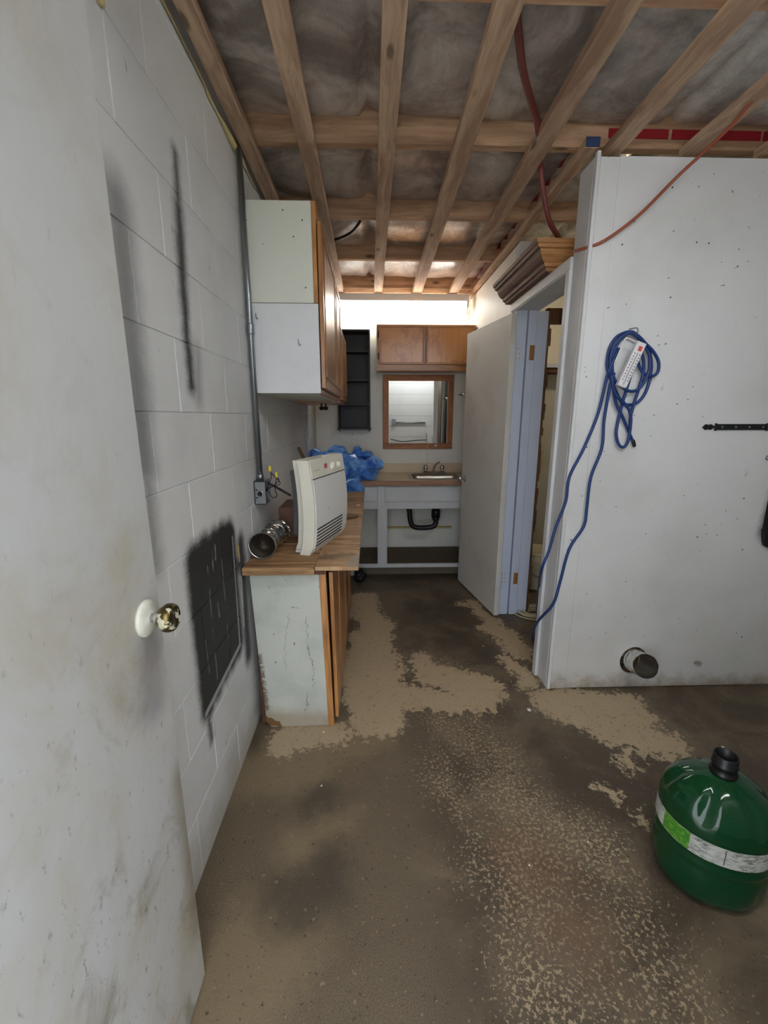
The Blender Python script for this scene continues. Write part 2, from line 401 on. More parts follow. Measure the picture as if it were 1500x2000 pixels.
# ------------------------------------------------------------------ floor, ground, walls
fl = struct(box('floor', (XL-.2, -.2, -.1), (XR+.1, YE+.1, 0), M_floor, bevel=0))
gr = struct(box('ground', (-14, -16, -.2), (14, -.2, -.06), plain('bounce_ground', S(190,186,178), .9, sc=4), bevel=0))  # unseen ground outside, added to bounce daylight through the doorway
wl = struct(box('wall_left', (XL-.2, -.15, 0), (XL-.0028, YE, 2.62), M_block, bevel=0))
bm = bmesh.new(); add_box(bm, (-.012, -.1985, -.0985), (0, .1985, .0985))
bmesh.ops.bevel(bm, geom=[e for e in bm.edges if all(v.co.x > -.001 for v in e.verts)], offset=.0016, segments=1, affect='EDGES')
blk = bpy.data.meshes.new('block'); bm.to_mesh(blk); bm.free(); blk.materials.append(M_block)
bmh = bmesh.new(); add_box(bmh, (-.012, -.1985, -.0685), (0, .1985, .0865)); hblk = bpy.data.meshes.new('block_cut'); bmh.to_mesh(hblk); bmh.free(); hblk.materials.append(M_block)
for j in range(13):
    y0 = (1.08 if j % 2 == 0 else 1.26) - 1.2
    for k in range(12):
        yc = y0 + .4*k + .2
        if yc-.2 < -.14 or yc > YE-.0 or yc+.1965 > YE+.0: continue
        z = .02+.2*j+.1
        if j == 12: z -= .004
        o = bpy.data.objects.new('block', blk if j < 12 else hblk); C.objects.link(o); o.parent = wl
        o.location = (XL + random.uniform(-.0008, .0006), yc, z)
    ye = y0 + .4*12
# end wall with a skirting crack and the inner room's share of it
we = struct(box('wall_back', (XL-.2, YE, 0), (XR+.1, YE+.12, 2.62), M_endwall, bevel=0))
# rear wall (behind the camera): doorway and window
wr = sthing('wall_front', (0, -.15, 0))
M_rear = paint('rear_wall_paint', S(222,222,218), S(190,186,176), .3, .4)
boxes('wall_face', [((XL, -.15, 0), (DOOR_X0, -.02, 2.62)), ((DOOR_X0, -.15, DOOR_H), (DOOR_X1, -.02, 2.62)),
      ((DOOR_X1, -.15, 0), (XR, -.02, 2.62))], M_rear, wr)
for z in [.02+.2*k for k in range(1, 13)]:
    box('course_joint', (DOOR_X1+.01, -.0205, z-.003), (1.8, -.0185, z+.003), plain('joint_grey', S(176,174,168)) if z < .3 else bpy.data.materials['joint_grey'], wr, bevel=0)
struct(box('wall_right', (XR, -.15, 0), (XR+.1, YE, 2.62), M_part, bevel=0))

# ------------------------------------------------------------------ partition: front sheet with duct hole, corner board, side wall with doorway
HC = PY(1237, 1290, YP); HR = .078                # duct hole centre, radius
def sheet_with_hole(name, x0, x1, z0, z1, y, th, c, r, mat, parent):
    bm = bmesh.new(); n = 32
    def ringpt(k):
        a = 2*math.pi*k/n; return Vector((c.x+r*math.cos(a)*.92, 0, c.z+r*math.sin(a)*1.0))
    def outpt(k):
        a = 2*math.pi*k/n; d = Vector((math.cos(a), 0, math.sin(a))); ts = []
        for lim, comp, cc in ((x0, d.x, c.x), (x1, d.x, c.x), (z0, d.z, c.z), (z1, d.z, c.z)):
            if abs(comp) > 1e-6:
                t = (lim-cc)/comp
                if t > 0: ts.append(t)
        t = min(ts); return Vector((c.x+d.x*t, 0, c.z+d.z*t))
    angs = sorted(set([2*math.pi*k/n for k in range(n)] + [math.atan2(z-c.z, x-c.x) % (2*math.pi) for x in (x0, x1) for z in (z0, z1)]))
    R, O = [], []
    for a in angs:
        k = a/(2*math.pi)*n; R.append(ringpt(k)); O.append(outpt(k))
    m = len(angs)
    for yy in (y, y+th):
        rv = [bm.verts.new((p.x, yy, p.z)) for p in R]; ov = [bm.verts.new((p.x, yy, p.z)) for p in O]
        for k in range(m): bm.faces.new((rv[k], rv[(k+1) % m], ov[(k+1) % m], ov[k]))
        if yy == y: r0 = rv; o0 = ov
    for A, B in ((r0, rv), (o0, ov)):
        for k in range(m): bm.faces.new((A[k], A[(k+1) % m], B[(k+1) % m], B[k]))
    return bm_obj(name, bm, mat, parent)
pw = sthing('wall_partition', (XS, YP, 0))
sheet_with_hole('plywood_sheet', XS+.10, 2.16, .004, 2.44, YP, .012, HC, HR, M_part, pw)
box('plywood_sheet', (2.163, YP, .004), (XR, YP+.012, 2.44), M_part, pw, .001)
box('corner_board', (XS+.018, YP-.006, .003), (XS+.098, YP+.012, 2.435), M_part, pw, .002)
box('corner_bead', (XS+.001, YP-.009, .003), (XS+.017, YP+.012, 2.455), M_white, pw, .002)
box('stud_bottom_plate', (XS+.1, YP+.014, .0), (XR, YP+.09, .04), M_raw, pw, 0)
box('inner_lining', (XS+.19, YP+.092, .0), (HC.x-.10, YP+.104, 2.40), M_cream, pw, 0)
box('inner_lining', (HC.x+.10, YP+.092, .0), (XR, YP+.104, 2.40), M_cream, pw, 0)
for k in range(26):   # nail heads and hooks left in the painted sheet
    u, v = random.uniform(1215, 1490), random.uniform(340, 1250); c = PY(u, v, YP)
    lathe('nail_head', [(.0028, 0), (.0028, .0025), (.001, .003)], frame((c.x, YP-.0002, c.z), (0,-1,0)), M_steel if k % 3 else M_dark, pw, 8)
# side wall: corner post, doorway, wall beyond
Y0, Y1, ZD = 2.135, 2.845, 2.055
sw = sthing('wall_side', (XS, Y0, 0))
box('corner_post', (XS, YP+.0125, .0), (XS+.10, Y0-.03, 2.44), M_white, sw, .001)
box('wall_sheet', (XS, Y1+.10, .0), (XS+.012, YE-.001, 2.45), M_endwall, sw, .001)
box('wall_sheet', (XS+.09, Y1+.10, .0), (XS+.10, YE-.001, 2.45), M_cream, sw, .001)
box('wall_sheet', (XS-.001, Y1+.02, 2.11), (XS+.10, Y1+.099, 2.45), M_white, sw, .001)
struct(sw); struct(pw)
# door frame
tr = sthing('trim_1', (XS, Y0, 0))
box('head_jamb', (XS-.012, Y0-.025, ZD), (XS+.14, Y1+.06, ZD+.022), M_white, tr, .001)
box('head_casing', (XS-.018, Y0-.045, ZD+.005), (XS-.001, Y1+.08, ZD+.055), M_white, tr, .002)
box('strike_jamb', (XS-.002, Y0-.022, .0), (XS+.14, Y0, ZD), M_white, tr, .001)
box('strike_casing', (XS-.018, Y0-.045, .0), (XS-.001, Y0-.006, ZD+.005), M_white, tr, .002)
box('door_stop', (XS+.05, Y0, .0), (XS+.075, Y0+.010, ZD), M_white, tr, .001)
box('hinge_jamb', (XS-.006, Y1, .0), (XS+.066, Y1+.03, ZD), M_blue, tr, .001)
hj = box('packing_strip', (XS+.076, Y1-.004, .0), (XS+.130, Y1+.03, ZD), M_blue, tr, .0015)
box('hinge_mortise', (XS+.094, Y1-.0055, 1.76), (XS+.124, Y1-.0035, 1.85), M_oak_z, tr, 0)
box('hinge_mortise', (XS+.094, Y1-.0055, .235), (XS+.124, Y1-.0035, .32), M_oak_z, tr, 0)
box('jamb_board', (XS+.132, Y1+.008, .0), (XS+.205, Y1+.03, ZD), M_blue, tr, .001)
bm = bmesh.new()        # splintered raw edge of the jamb board
for k in range(40):
    z0, z1 = ZD*k/40, ZD*(k+1)/40
    add_box(bm, (XS+.205, Y1+.010, z0), (XS+.216+random.random()*.016, Y1+.034, z1))
bm_obj('raw_edge', bm, M_raw, tr)
box('head_batten', (XS+.20, Y1+.02, 1.985), (XS+.42, Y1+.06, ZD+.02), M_raw, tr, 0)

# ------------------------------------------------------------------ ceiling: insulation bays, joists, strips
ce = struct(box('ceiling', (XL-.1, -.3, 2.63), (XR+.1, YE+.1, 2.68), M_raw, bevel=0))
JY = [(-.62,-.58), (.05,.09), (.70,.74), (1.365,1.405), (2.012,2.055), (2.672,2.712), (3.322,3.362), (4.005,4.045), (4.160,4.198)]
for a, b in JY:
    if b < -.1: continue
    zt = 2.629
    box('joist', (XL+.002, a, ZJ), (XR, b, zt), M_joist, ce, .002)
def bay(y0, y1, seed):
    bm = bmesh.new(); nx, ny = 110, 18; g = []
    for i in range(nx+1):
        row = []
        for k in range(ny+1):
            x = XL+.003+(XR-XL-.006)*i/nx; y = y0+(y1-y0)*k/ny
            e = min(k, ny-k)/ny; bul = -(.022*(1-math.exp(-e*14)))
            seam = min(abs(x-s) for s in (.005, 1.22, 2.2)); bul += .045*math.exp(-(seam/.022)**2)
            nz = mnoise.noise(Vector((x*3.2, y*4, seed)))*.014 + mnoise.noise(Vector((x*11, y*6, seed+5)))*.006
            row.append(bm.verts.new((x, y, ZI+.014+bul+nz)))
        g.append(row)
    for i in range(nx):
        for k in range(ny): bm.faces.new((g[i][k], g[i+1][k], g[i+1][k+1], g[i][k+1]))
    return bm_obj('insulation_bay', bm, M_ins, ce, True)
for (a, b), (c, d) in zip(JY[1:], JY[2:]): bay(b+.001, c-.001, a*9)
def strip(n0, n1, f0, f1, yn, yf):
    """flat strip from its near pair of x to its far pair"""
    poly = [(n0, yn, ZS), (n1, yn, ZS), (f1, yf, ZS), (f0, yf, ZS)]
    prism('strapping_strip', poly, (0, 0, ZJ-ZS-.0005), M_strip, ce, .0015)
def ext(a, b, ya, yb, y): return a+(b-a)*(y-ya)/(yb-ya)
for n0, n1, f0, f1 in [(-.275,-.210,-.298,-.228), (.037,.104,.036,.108), (.331,.405,.372,.452), (.641,.713,.690,.768)]:
    strip(ext(n0,f0,1.36,4.15,0.0), ext(n1,f1,1.36,4.15,0.0), f0, f1, 0.0, 4.158)
strip(-.492, -.452, -.528, -.455, 0.1, 4.158)
strip(.862, .918, .893, .915, 1.95, 4.158)
strip(.940, 1.020, .962, 1.026, 0.0, 2.011)
strip(1.265, 1.335, 1.283, 1.350, 0.0, 2.011)
strip(1.58, 1.65, 1.60, 1.67, 0.0, 2.011)
strip(1.90, 1.97, 1.92, 1.99, 0.0, 2.011)
strip(2.30, 2.37, 2.30, 2.37, 0.0, 2.011)
box('blue_tape', (.862, 1.944, ZS+.002), (.918, 1.949, ZJ), plain('blue_tape', S(36,54,92), .6), ce, 0)
for x0, x1 in ((.98, 1.23), (1.245, 1.62), (1.63, 2.3)):
    box('red_tape', (x0, 2.0085, 2.522), (x1, 2.0115, 2.556), M_red, ce, 0)
for a, b in ((2.06,2.665), (2.72,3.315), (3.37,4.0)):
    bm = bmesh.new(); g = []
    for k in range(13):
        y = a+(b-a)*k/12; z = 2.525+.012*math.sin(k*1.9)
        g.append([bm.verts.new((.875+.006*math.sin(k*2.3), y, z)), bm.verts.new((.90, y, z+.045))])
    for A, B in zip(g, g[1:]): bm.faces.new((A[0], A[1], B[1], B[0]))
    bm_obj('red_tape', bm, M_red, ce)
# dried expanding foam along the top of the block wall
M_foam = plain('yellow_foam', S(196,178,128), .6, var=.35, sc=18, bump=.5)
bm = bmesh.new(); pts, rr = [], []
for k in range(90):
    y = .9+(2.3-.9)*k/89; big = .010*max(0, math.sin((y-1.80)*9)) if 1.8 < y < 2.15 else 0
    pts.append((XL+.006, y, 2.462-.01*(y > 1.7)+.004*mnoise.noise(Vector((y*9, 0, 0))))); rr.append(.0025+big+.005*abs(mnoise.noise(Vector((y*22, 3, 0)))))
add_tube(bm, pts, rr, 8); fo = bm_obj('foam_bead', bm, M_foam, ce, True)
tube('foam_bead', [PX(183,-30,XL+.004), PX(195,0,XL+.004), PX(203,14,XL+.004)], [.006,.010,.003], M_foam, ce)
# rust line in the far corner of the block wall
tube('trim_2', [(XL+.006, YE-.004, .9), (XL+.006, YE-.004, 1.25), (XL+.008, YE-.004, 1.75), (XL+.006, YE-.004, 2.4)], [.004,.005,.008,.004], M_foam)['kind'] = 'structure'

# ------------------------------------------------------------------ doors
d1 = sthing('door_1', (-.453, .06, 0))
d1['label'] = 'grimy off-white entrance door standing open along the block wall'
def door_leaf_material():
    t = NT('grimy_door_paint'); p = t.pos()
    sl = t.scale3(p, (1, 1.2, .9))
    col = t.mix(t.mr(t.noise(sl, 2.6, 5, .65, .5), .40, .72), S(182,182,180), S(168,162,144))
    z = t.n('ShaderNodeSeparateXYZ'); t.put(z.inputs[0], p)
    low = t.mr(z.outputs[2], .2, 1.5, 1, .15)
    sm = t.mr(t.noise(t.vmath('ADD', p, (0, 0, 3)), 5.5, 6, .72, .8), .50, .72)
    col = t.mix(t.math('MULTIPLY', t.math('MULTIPLY', sm, low), .75), col, S(126,116,94))
    st = t.mr(t.noise(t.scale3(p, (1, 2.2, 1)), 30, 4, .75), .60, .70)
    col = t.mix(t.math('MULTIPLY', t.math('MULTIPLY', st, low), .7), col, S(66,58,46))
    knob_patch = t.mr(t.cap(p, (-.436, .77, .96), (-.436, .765, .86), .03), -.05, .02, 0, .5); col = t.mix(knob_patch, col, S(110,104,108))  # greyer patch just below the knob
    edge = t.mr(t.cap(p, (-.436, .825, .62), (-.436, .822, .2), .02), -.05, .02, 0, .55); col = t.mix(edge, col, S(110,94,66))
    t.bump(t.noise(p, 130, 3), .06, .002)
    return t.fin(col, .5)
box('door_leaf', (-.471, .06, .008), (-.436, .825, 2.035), door_leaf_material(), d1, .002)
kc = PX(283, 1207, -.436)
M_oldbrass = NT('worn_brass'); _p = M_oldbrass.objc()
_f = M_oldbrass.mr(M_oldbrass.noise(_p, 60, 3), .54, .60)
M_oldbrass = M_oldbrass.fin(M_oldbrass.mix(_f, S(104,92,58), S(190,184,160)), .3, M_oldbrass.math('SUBTRACT', 1, _f))
M_rose = plain('painted_rosette', S(206,204,190), .45, var=.25, sc=50)
fr = frame((-.436, kc.y, kc.z), (1,0,0))
kn = lathe('knob_rosette', [(.036, 0), (.036, .004), (.033, .008), (.022, .010), (.012, .013)], fr, M_rose, d1)
lathe('knob_neck', [(.009, .010), (.009, .020), (.012, .022), (.010, .030)], fr, M_chrome, d1)
lathe('knob', [(.009, .026), (.020, .030), (.027, .040), (.028, .048), (.025, .056), (.018, .060), (.017, .0585), (.002, .0600)], fr, M_oldbrass, d1)
box('latch_plate', (-.464, .824, .99), (-.443, .8265, 1.05), M_rose, d1, .0005)

d2 = sthing('door_2', (.874, 2.797, 0)); d2['label'] = 'white flush door swung open beside the sink counter'
A = Vector((.874, 2.797, 0)); B = Vector((.752, 3.49, 0)); wv = (B-A).normalized(); nv = Vector((wv.y, -wv.x, 0))
MD = Matrix(((wv.x, nv.x, 0, A.x), (wv.y, nv.y, 0, A.y), (0, 0, 1, 0), (0, 0, 0, 1)))
box('door_leaf', (0, 0, .012), ((B-A).length, .036, 2.03), M_door, d2, .002, MD)
def hinge(z):
    h = box('hinge', (-.0015, .004, z-.045), (.0005, .034, z+.045), M_hinge, d2, 0, MD)
    lathe('hinge_pin', [(.005, -.05), (.006, -.046), (.006, .046), (.005, .05)], frame((XS-.008, Y1-.034, z)), M_hinge, d2, 10)
    box('hinge_plate', (XS-.002, Y1-.002, z-.045), (XS+.040, Y1-.0003, z+.045), M_hinge, d2, 0)
    for dx in (.010, .030):
        for dz in (-.03, .0, .03):
            lathe('screw', [(.0028, 0), (.0022, .0012)], frame((XS+dx, Y1-.0019, z+dz), (0,-1,0)), M_dark, d2, 8)
hinge(1.80); hinge(.28)
kq = MD @ Vector(((B-A).length-.06, 0, .915))
fr = frame(kq, -nv)
lathe('knob_rosette', [(.030, 0), (.030, .003), (.020, .008), (.010, .010)], fr, M_chrome, d2)
lathe('knob', [(.009, .008), (.010, .026), (.022, .032), (.027, .044), (.022, .055), (.004, .059)], fr, M_chrome, d2)
fr2 = frame(kq+nv*.036, nv); lathe('knob', [(.028, 0), (.010, .010), (.010, .026), (.022, .032), (.027, .044), (.004, .056)], fr2, M_chrome, d2)

# ------------------------------------------------------------------ crown moulding over the doorway
crn = thing('crown_moulding', 'dark brown carved crown moulding piece above the white door frame', 'moulding', (XS, 2.2, 2.11))
yn, yf = 2.338, 2.95
prof = [(0,0),(.045,0),(.050,.012),(.062,.016),(.066,.030),(.082,.040),(.096,.060),(.104,.078),(.118,.082),(.122,.094),(.130,.098),(.134,.114),(0,.114)]
M_cd = wood('dark_stained_wood', S(84,60,48), S(130,96,76), 1, .65, rays=False); M_ce = wood('oak_end_moulding', S(150,102,58), S(200,148,94), 0, .6, rays=False)
def crown(name, mat, fa, fb):
    bm = bmesh.new(); a = [bm.verts.new(fa(o, 2.112+z)) for o, z in prof]; b = [bm.verts.new(fb(o, 2.112+z)) for o, z in prof]; n = len(prof)
    for k in range(n): bm.faces.new((a[k], a[(k+1) % n], b[(k+1) % n], b[k]))
    bm.faces.new(a[::-1]); bm.faces.new(b); return bm_obj(name, bm, mat, crn)
crown('moulding_face', M_cd, lambda o, z: (XS-.002-o, yf, z), lambda o, z: (XS-.002-o, yn-o, z))
crown('moulding_return', M_ce, lambda o, z: (XS-.0015-o, yn-.0005-o, z), lambda o, z: (XS+.085, yn-.0005-o, z))
# ------------------------------------------------------------------ upper cabinet on the block wall
uc = thing('wall_cabinet', 'tall cream-sided wall cabinet with wooden doors on the block wall', 'cabinet', (XL, 2.02, 1.51))
ya, yb = 2.02, 3.12
box('side_panel', (XL+.004, ya, 1.892), (-.244, ya+.016, 2.285), M_cream, uc, .001)['label'] = 'cream upper end panel'
box('side_panel', (XL+.004, ya-.002, 1.512), (-.226, ya+.016, 1.889), M_white, uc, .001)['label'] = 'white lower end panel'
box('body', (XL+.004, ya+.017, 1.513), (-.246, yb, 2.283), M_cream, uc, 0)
box('face_frame_stile', (-.243, ya+.0005, 1.892), (-.226, ya+.05, 2.285), M_oak_z, uc, .001)
box('face_frame_stile', (-.245, ya+.017, 1.512), (-.226, yb, 1.56), M_oak_y, uc, .001)
box('face_frame_stile', (-.245, ya+.051, 2.24), (-.226, yb, 2.285), M_oak_y, uc, .001)
box('inside_shadow_board', (-.2455, ya+.052, 1.561), (-.228, yb-.01, 2.239), M_raw, uc, 0)
def cabinet_door(parent, x0, y0, y1, z0, z1, th=.019):
    d = box('door', (x0, y0, z0), (x0+th, y1, z1), M_oak_z, parent, .002)
    w = .045
    for lo, hi, m in (((y0+w, z0+w), (y1-w, z0+w+.008), M_oak_y), ((y0+w, z1-w-.008), (y1-w, z1-w), M_oak_y)):
        box('panel_bead', (x0+th, lo[0], lo[1]), (x0+th+.004, hi[0], hi[1]), m, d, .001)
    for y in (y0+w, y1-w-.008): box('panel_bead', (x0+th, y, z0+w), (x0+th+.004, y+.008, z1-w), M_oak_z, d, .001)
    return d
cabinet_door(uc, -.222, ya+.008, 2.70, 1.535, 2.215)
cabinet_door(uc, -.222, 2.705, 3.115, 1.535, 2.195)
for u, v in ((500, 622), (583, 673)):
    c = PY(u, v, ya-.003); tube('hook', [(c.x, ya-.003, c.z+.022), (c.x+.002, ya-.006, c.z+.005), (c.x+.006, ya-.012, c.z-.004), (c.x+.012, ya-.018, c.z-.001)], .0018, M_steel, uc, 6, 4)
for u, v in ((481,430),(590,430),(487,562),(597,562),(573,462),(552,410)):
    c = PY(u, v, ya); lathe('screw_head', [(.003, 0), (.002, .0012)], frame((c.x, ya-.0003, c.z), (0,-1,0)), M_dark, uc, 8)
uc2 = thing('wall_cabinet', 'short wooden wall cabinet between the tall cabinet and the end wall', 'cabinet', (XL, 3.14, 1.50))
box('body', (XL+.004, 3.13, 1.502), (-.222, 3.80, 2.02), M_oak_z, uc2, .001)
cabinet_door(uc2, -.221, 3.14, 3.79, 1.525, 2.01)
sp = thing('shower_knob', 'pair of small dark knobs hanging under the short wall cabinet', 'fitting', (-.33, 3.1, 1.45))
cpt = PY(632, 790, 3.25)
for dx in (-.016, .016):
    lathe('dark_knob', [(.006, 0), (.006, -.02), (.017, -.024), (.018, -.038), (.012, -.046), (.003, -.048)], frame((cpt.x+dx, 3.25, 1.5015)), M_black, sp, 14)

# ------------------------------------------------------------------ base cabinet and bench top
bc = thing('base_cabinet', 'low cabinet with chipped pale end panel and wooden doors under the bench', 'cabinet', (XL, 1.73, 0))
yb0, yb1 = 1.73, 3.50
def panel_mat():
    t = NT('chipped_panel_paint'); p = t.pos()
    col = t.mix(t.mr(t.noise(p, 4, 5, .6), .4, .7), S(198,201,190), S(180,184,176))
    q = t.vmath('ADD', p, t.vmath('MULTIPLY', t.vmath('SUBTRACT', t.noise(p, 30, 4, .7, col=True), (.5,.5,.5)), (.05, 0, .05)))
    low = t.mr(t.cap(q, (-.50, yb0, .03), (-.20, yb0, .0), .05), -.05, .02, 0, .6); col = t.mix(low, col, S(140,118,84))
    ch = t.mr(t.cap(q, (-.505, yb0, .36), (-.49, yb0, .10), .012), -.012, .006, 0, .85)
    col = t.mix(t.math('MULTIPLY', ch, t.mr(t.noise(p, 70, 4, .7), .4, .5)), col, S(92,74,52))
    col = t.mix(t.mr(t.cap(q, (-.50, yb0, .045), (-.43, yb0, .005), .014), -.004, .004), col, S(120,84,50))
    cr = t.maxs([t.cap(q, (-.29, yb0, .55), (-.285, yb0, .42), .0), t.cap(q, (-.285, yb0, .42), (-.265, yb0, .30), .001), t.cap(q, (-.265, yb0, .30), (-.27, yb0, .20), .0), t.cap(q, (-.36, yb0, .57), (-.385, yb0, .45), 0), t.cap(q, (-.385, yb0, .45), (-.39, yb0, .30), 0), t.cap(q, (-.35, yb0, .60), (-.32, yb0, .59), .001), t.cap(q, (-.30, yb0, .17), (-.305, yb0, .08), .001)])
    col = t.mix(t.mr(cr, -.003, .001, 0, .7), col, S(96,88,74))
    nk = t.mr(t.noise(t.scale3(p, (1, 1, .5)), 45, 2), .70, .74, 0, .8); col = t.mix(nk, col, S(72,62,50))
    t.bump(t.noise(p, 120, 3), .1, .002); return t.fin(col, .55)
prism('side_panel', [(-.522, yb0, .764), (-.228, yb0, .766), (-.206, yb0, .003), (-.47, yb0, .0), (-.492, yb0, .03), (-.497, yb0, .20), (-.507, yb0, .36)], (0, .016, 0), panel_mat(), bc)['label'] = 'pale painted end panel with a crumbled back edge'
prism('face_frame_stile', [(-.2275, yb0+.001, .766), (-.198, yb0+.001, .766), (-.180, yb0+.001, .0), (-.2055, yb0+.001, .0)], (0, .05, 0), M_oak_z, bc)
box('top_rail', (-.515, yb0-.012, .752), (-.20, yb0-.0005, .767), M_raw, bc, 0)
box('body', (-.515, yb0+.017, .012), (-.21, yb1, .762), M_raw, bc, 0)
prism('door', [(-.186, yb0+.008, .755), (-.168, yb0+.008, .755), (-.158, yb0+.008, .04), (-.174, yb0+.008, .04)], (0, .44, 0), M_oak_z, bc, .002)
prism('door', [(-.184, 2.185, .755), (-.168, 2.185, .755), (-.158, 2.185, .04), (-.174, 2.185, .04)], (0, .44, 0), M_oak_z, bc, .002)
prism('door', [(-.184, 2.635, .755), (-.168, 2.635, .755), (-.158, 2.635, .04), (-.174, 2.635, .04)], (0, .44, 0), M_oak_z, bc, .002)
box('fixed_panel', (-.21, 3.08, .03), (-.185, yb1, .755), M_oak_z, bc, .001)
for y in (yb0+.008+.22, 2.185+.22, 2.635+.22): box('door_bead', (-.1635, y-.004, .08), (-.157, y+.004, .72), M_oak_z, bc, .001)
ZB = .80
bt = thing('bench_top', 'worn brown plank bench top on the low cabinet', 'worktop', (XL, 1.67, .768))
for k, (a, b) in enumerate([(1.672, 1.785), (1.787, 2.02), (2.022, 2.26), (2.262, 2.62), (2.622, 3.05), (3.052, 3.50)]):
    box('plank', (XL+.004, a, .768), (-.238, b, ZB - (.002 if k % 2 else 0)), M_bench, bt, .002)
def ply_mat():
    t = NT('stained_plywood'); p = t.pos()
    a = t.noise(t.scale3(p, (4, 26, 4)), 1, 4, .65, .5)
    col = t.mix(t.mr(a, .35, .68), S(150,116,80), S(200,164,122))
    st = t.mr(t.noise(p, 9, 5, .7, .6), .52, .72, 0, .7); col = t.mix(st, col, S(104,78,54))
    bl = t.mr(t.cap(p, (-.23, 1.80, ZB), (-.10, 1.84, ZB), .02), -.03, .01, 0, .55); col = t.mix(bl, col, S(70,56,44))
    gy = t.mr(t.cap(p, (-.08, 1.72, ZB), (-.06, 1.80, ZB), .03), -.01, .005, 0, .8); col = t.mix(gy, col, S(150,136,124))
    t.bump(a, .2, .003); return t.fin(col, .6)
pl = tag(box('plywood_board', (-.2365, 1.682, ZB-.018), (-.055, 3.49, ZB), ply_mat(), None, .0015), 'long stained plywood board overhanging the bench edge', 'board')
stk = PZ(681, 1013, ZB)
ws_ = tube('wood_offcut', [(stk.x-.058, stk.y-.012, ZB+.012), (stk.x-.04, stk.y-.006, ZB+.013), (stk.x+.02, stk.y+.004, ZB+.013), (stk.x+.06, stk.y+.012, ZB+.014)], [.006,.013,.013,.006], wood('weathered_stick', S(84,66,46), S(132,106,78), 0, .8), None, 10, 3)
tag(ws_, 'short weathered stick lying across the plywood board', 'stick')
cp = PZ(700, 987, ZB); tag(box('white_chip', (cp.x-.012, cp.y-.008, ZB), (cp.x+.012, cp.y+.008, ZB+.004), M_white, None, .001), 'small white plastic chip lying on the plywood board', 'chip')

# ------------------------------------------------------------------ wall heater standing on the bench
ht = thing('wall_heater', 'off-white wall heater with bottom louvres standing on the bench', 'heater', (-.275, 1.82, ZB))
n_ = Vector((.955, -.297, 0)).normalized(); w_ = Vector((-n_.y, n_.x, 0))
MH = Matrix(((w_.x, n_.x, 0, -.262), (w_.y, n_.y, 0, 1.822), (0, 0, 1, ZB), (0, 0, 0, 1)))
WH, HH = .405, .425
M_hcream = plain('heater_cream', S(228,224,208), .42, var=.05)
M_hwhite = NT('heater_front'); _p = M_hwhite.objc(); _k = M_hwhite.mr(M_hwhite.noise(M_hwhite.scale3(_p, (1, 1, .5)), 40, 2), .715, .74, 0, .8)
M_hwhite = M_hwhite.fin(M_hwhite.mix(_k, S(226,225,222), S(90,86,80)), .4)
def hprof(z):   # front face, bulging forward at mid height
    t = z/HH; return .022*math.sin(math.pi*min(1, max(0, t*.92+.02))) - .012*t - .030*max(0, (.10-t))/.10*.6
def shell(name, n0, n1, w0, w1, z0, z1, mat, curve=True, back=True):
    bm = bmesh.new(); K = 14; rows = []
    for k in range(K+1):
        z = z0+(z1-z0)*k/K; f = hprof(z) if curve else 0; g = hprof(z)*.8 if back else 0
        rows.append([bm.verts.new(MH @ Vector(v)) for v in ((w0, n0+g, z), (w1, n0+g, z), (w1, n1+f, z), (w0, n1+f, z))])
    for A_, B_ in zip(rows, rows[1:]):
        for k in range(4): bm.faces.new((A_[k], A_[(k+1) % 4], B_[(k+1) % 4], B_[k]))
    bm.faces.new(rows[0][::-1]); bm.faces.new(rows[-1])
    bmesh.ops.recalc_face_normals(bm, faces=bm.faces)
    return bm_obj(name, bm, mat, ht)
shell('front_cover', -.052, 0, 0, WH, .0, HH, M_hcream)
shell('front_panel', .0, .0025, .012, WH-.010, .008, HH-.085, M_hwhite, back=True)
shell('control_panel', .0, .0030, .012, WH-.010, HH-.080, HH-.010, M_hcream)
shell('rear_shell', -.098, -.0525, .045, WH-.045, .012, HH-.006, M_hcream)
shell('back_plate', -.150, -.0985, .10, WH-.02, .06, HH-.06, plain('grey_steel_plate', S(96,98,102), .5, .6), back=True)
box('foot', (.03, -.10, .0), (.06, -.055, .0115), M_hwhite, ht, .001, MH)
box('foot', (WH-.06, -.10, .0), (WH-.03, -.055, .0115), M_hwhite, ht, .001, MH)
M_slot = plain('louvre_slot', S(40,38,36), .7)
for k in range(7):
    z = .022+.0155*k; f = hprof(z)+.003
    box('louvre_slot', (.022, f-.003, z), (WH-.075+.0*k, f+.0008, z+.0065), M_slot, ht, 0, MH)
for k, (wx, r) in enumerate(((.235, .020), (.315, .017))):
    z = HH-.046; f = hprof(z)+.003
    lathe('dial', [(r, 0), (r, .006), (r*.8, .012), (r*.75, .014)], frame(MH @ Vector((wx, f, z)), n_), M_hcream, ht, 18)
    box('dial_pointer', (wx-.002, f+.010, z-r*.7), (wx+.002, f+.016, z+r*.7), M_hwhite, ht, .0005, MH)
f = hprof(HH-.045)+.003; box('red_label', (.150, f, HH-.066), (.182, f+.0008, HH-.028), plain('faded_red_label', S(196,96,90), .5), ht, 0, MH)
box('name_mark', (.035, f, HH-.052), (.10, f+.0006, HH-.047), plain('grey_print', S(150,148,140), .5), ht, 0, MH)
box('panel_groove', (.012, hprof(HH-.082)+.001, HH-.0845), (WH-.010, hprof(HH-.082)+.0032, HH-.0815), M_slot, ht, 0, MH)
box('top_catch', (.20, -.03, HH), (.26, -.01, HH+.006), M_hwhite, ht, .001, MH)

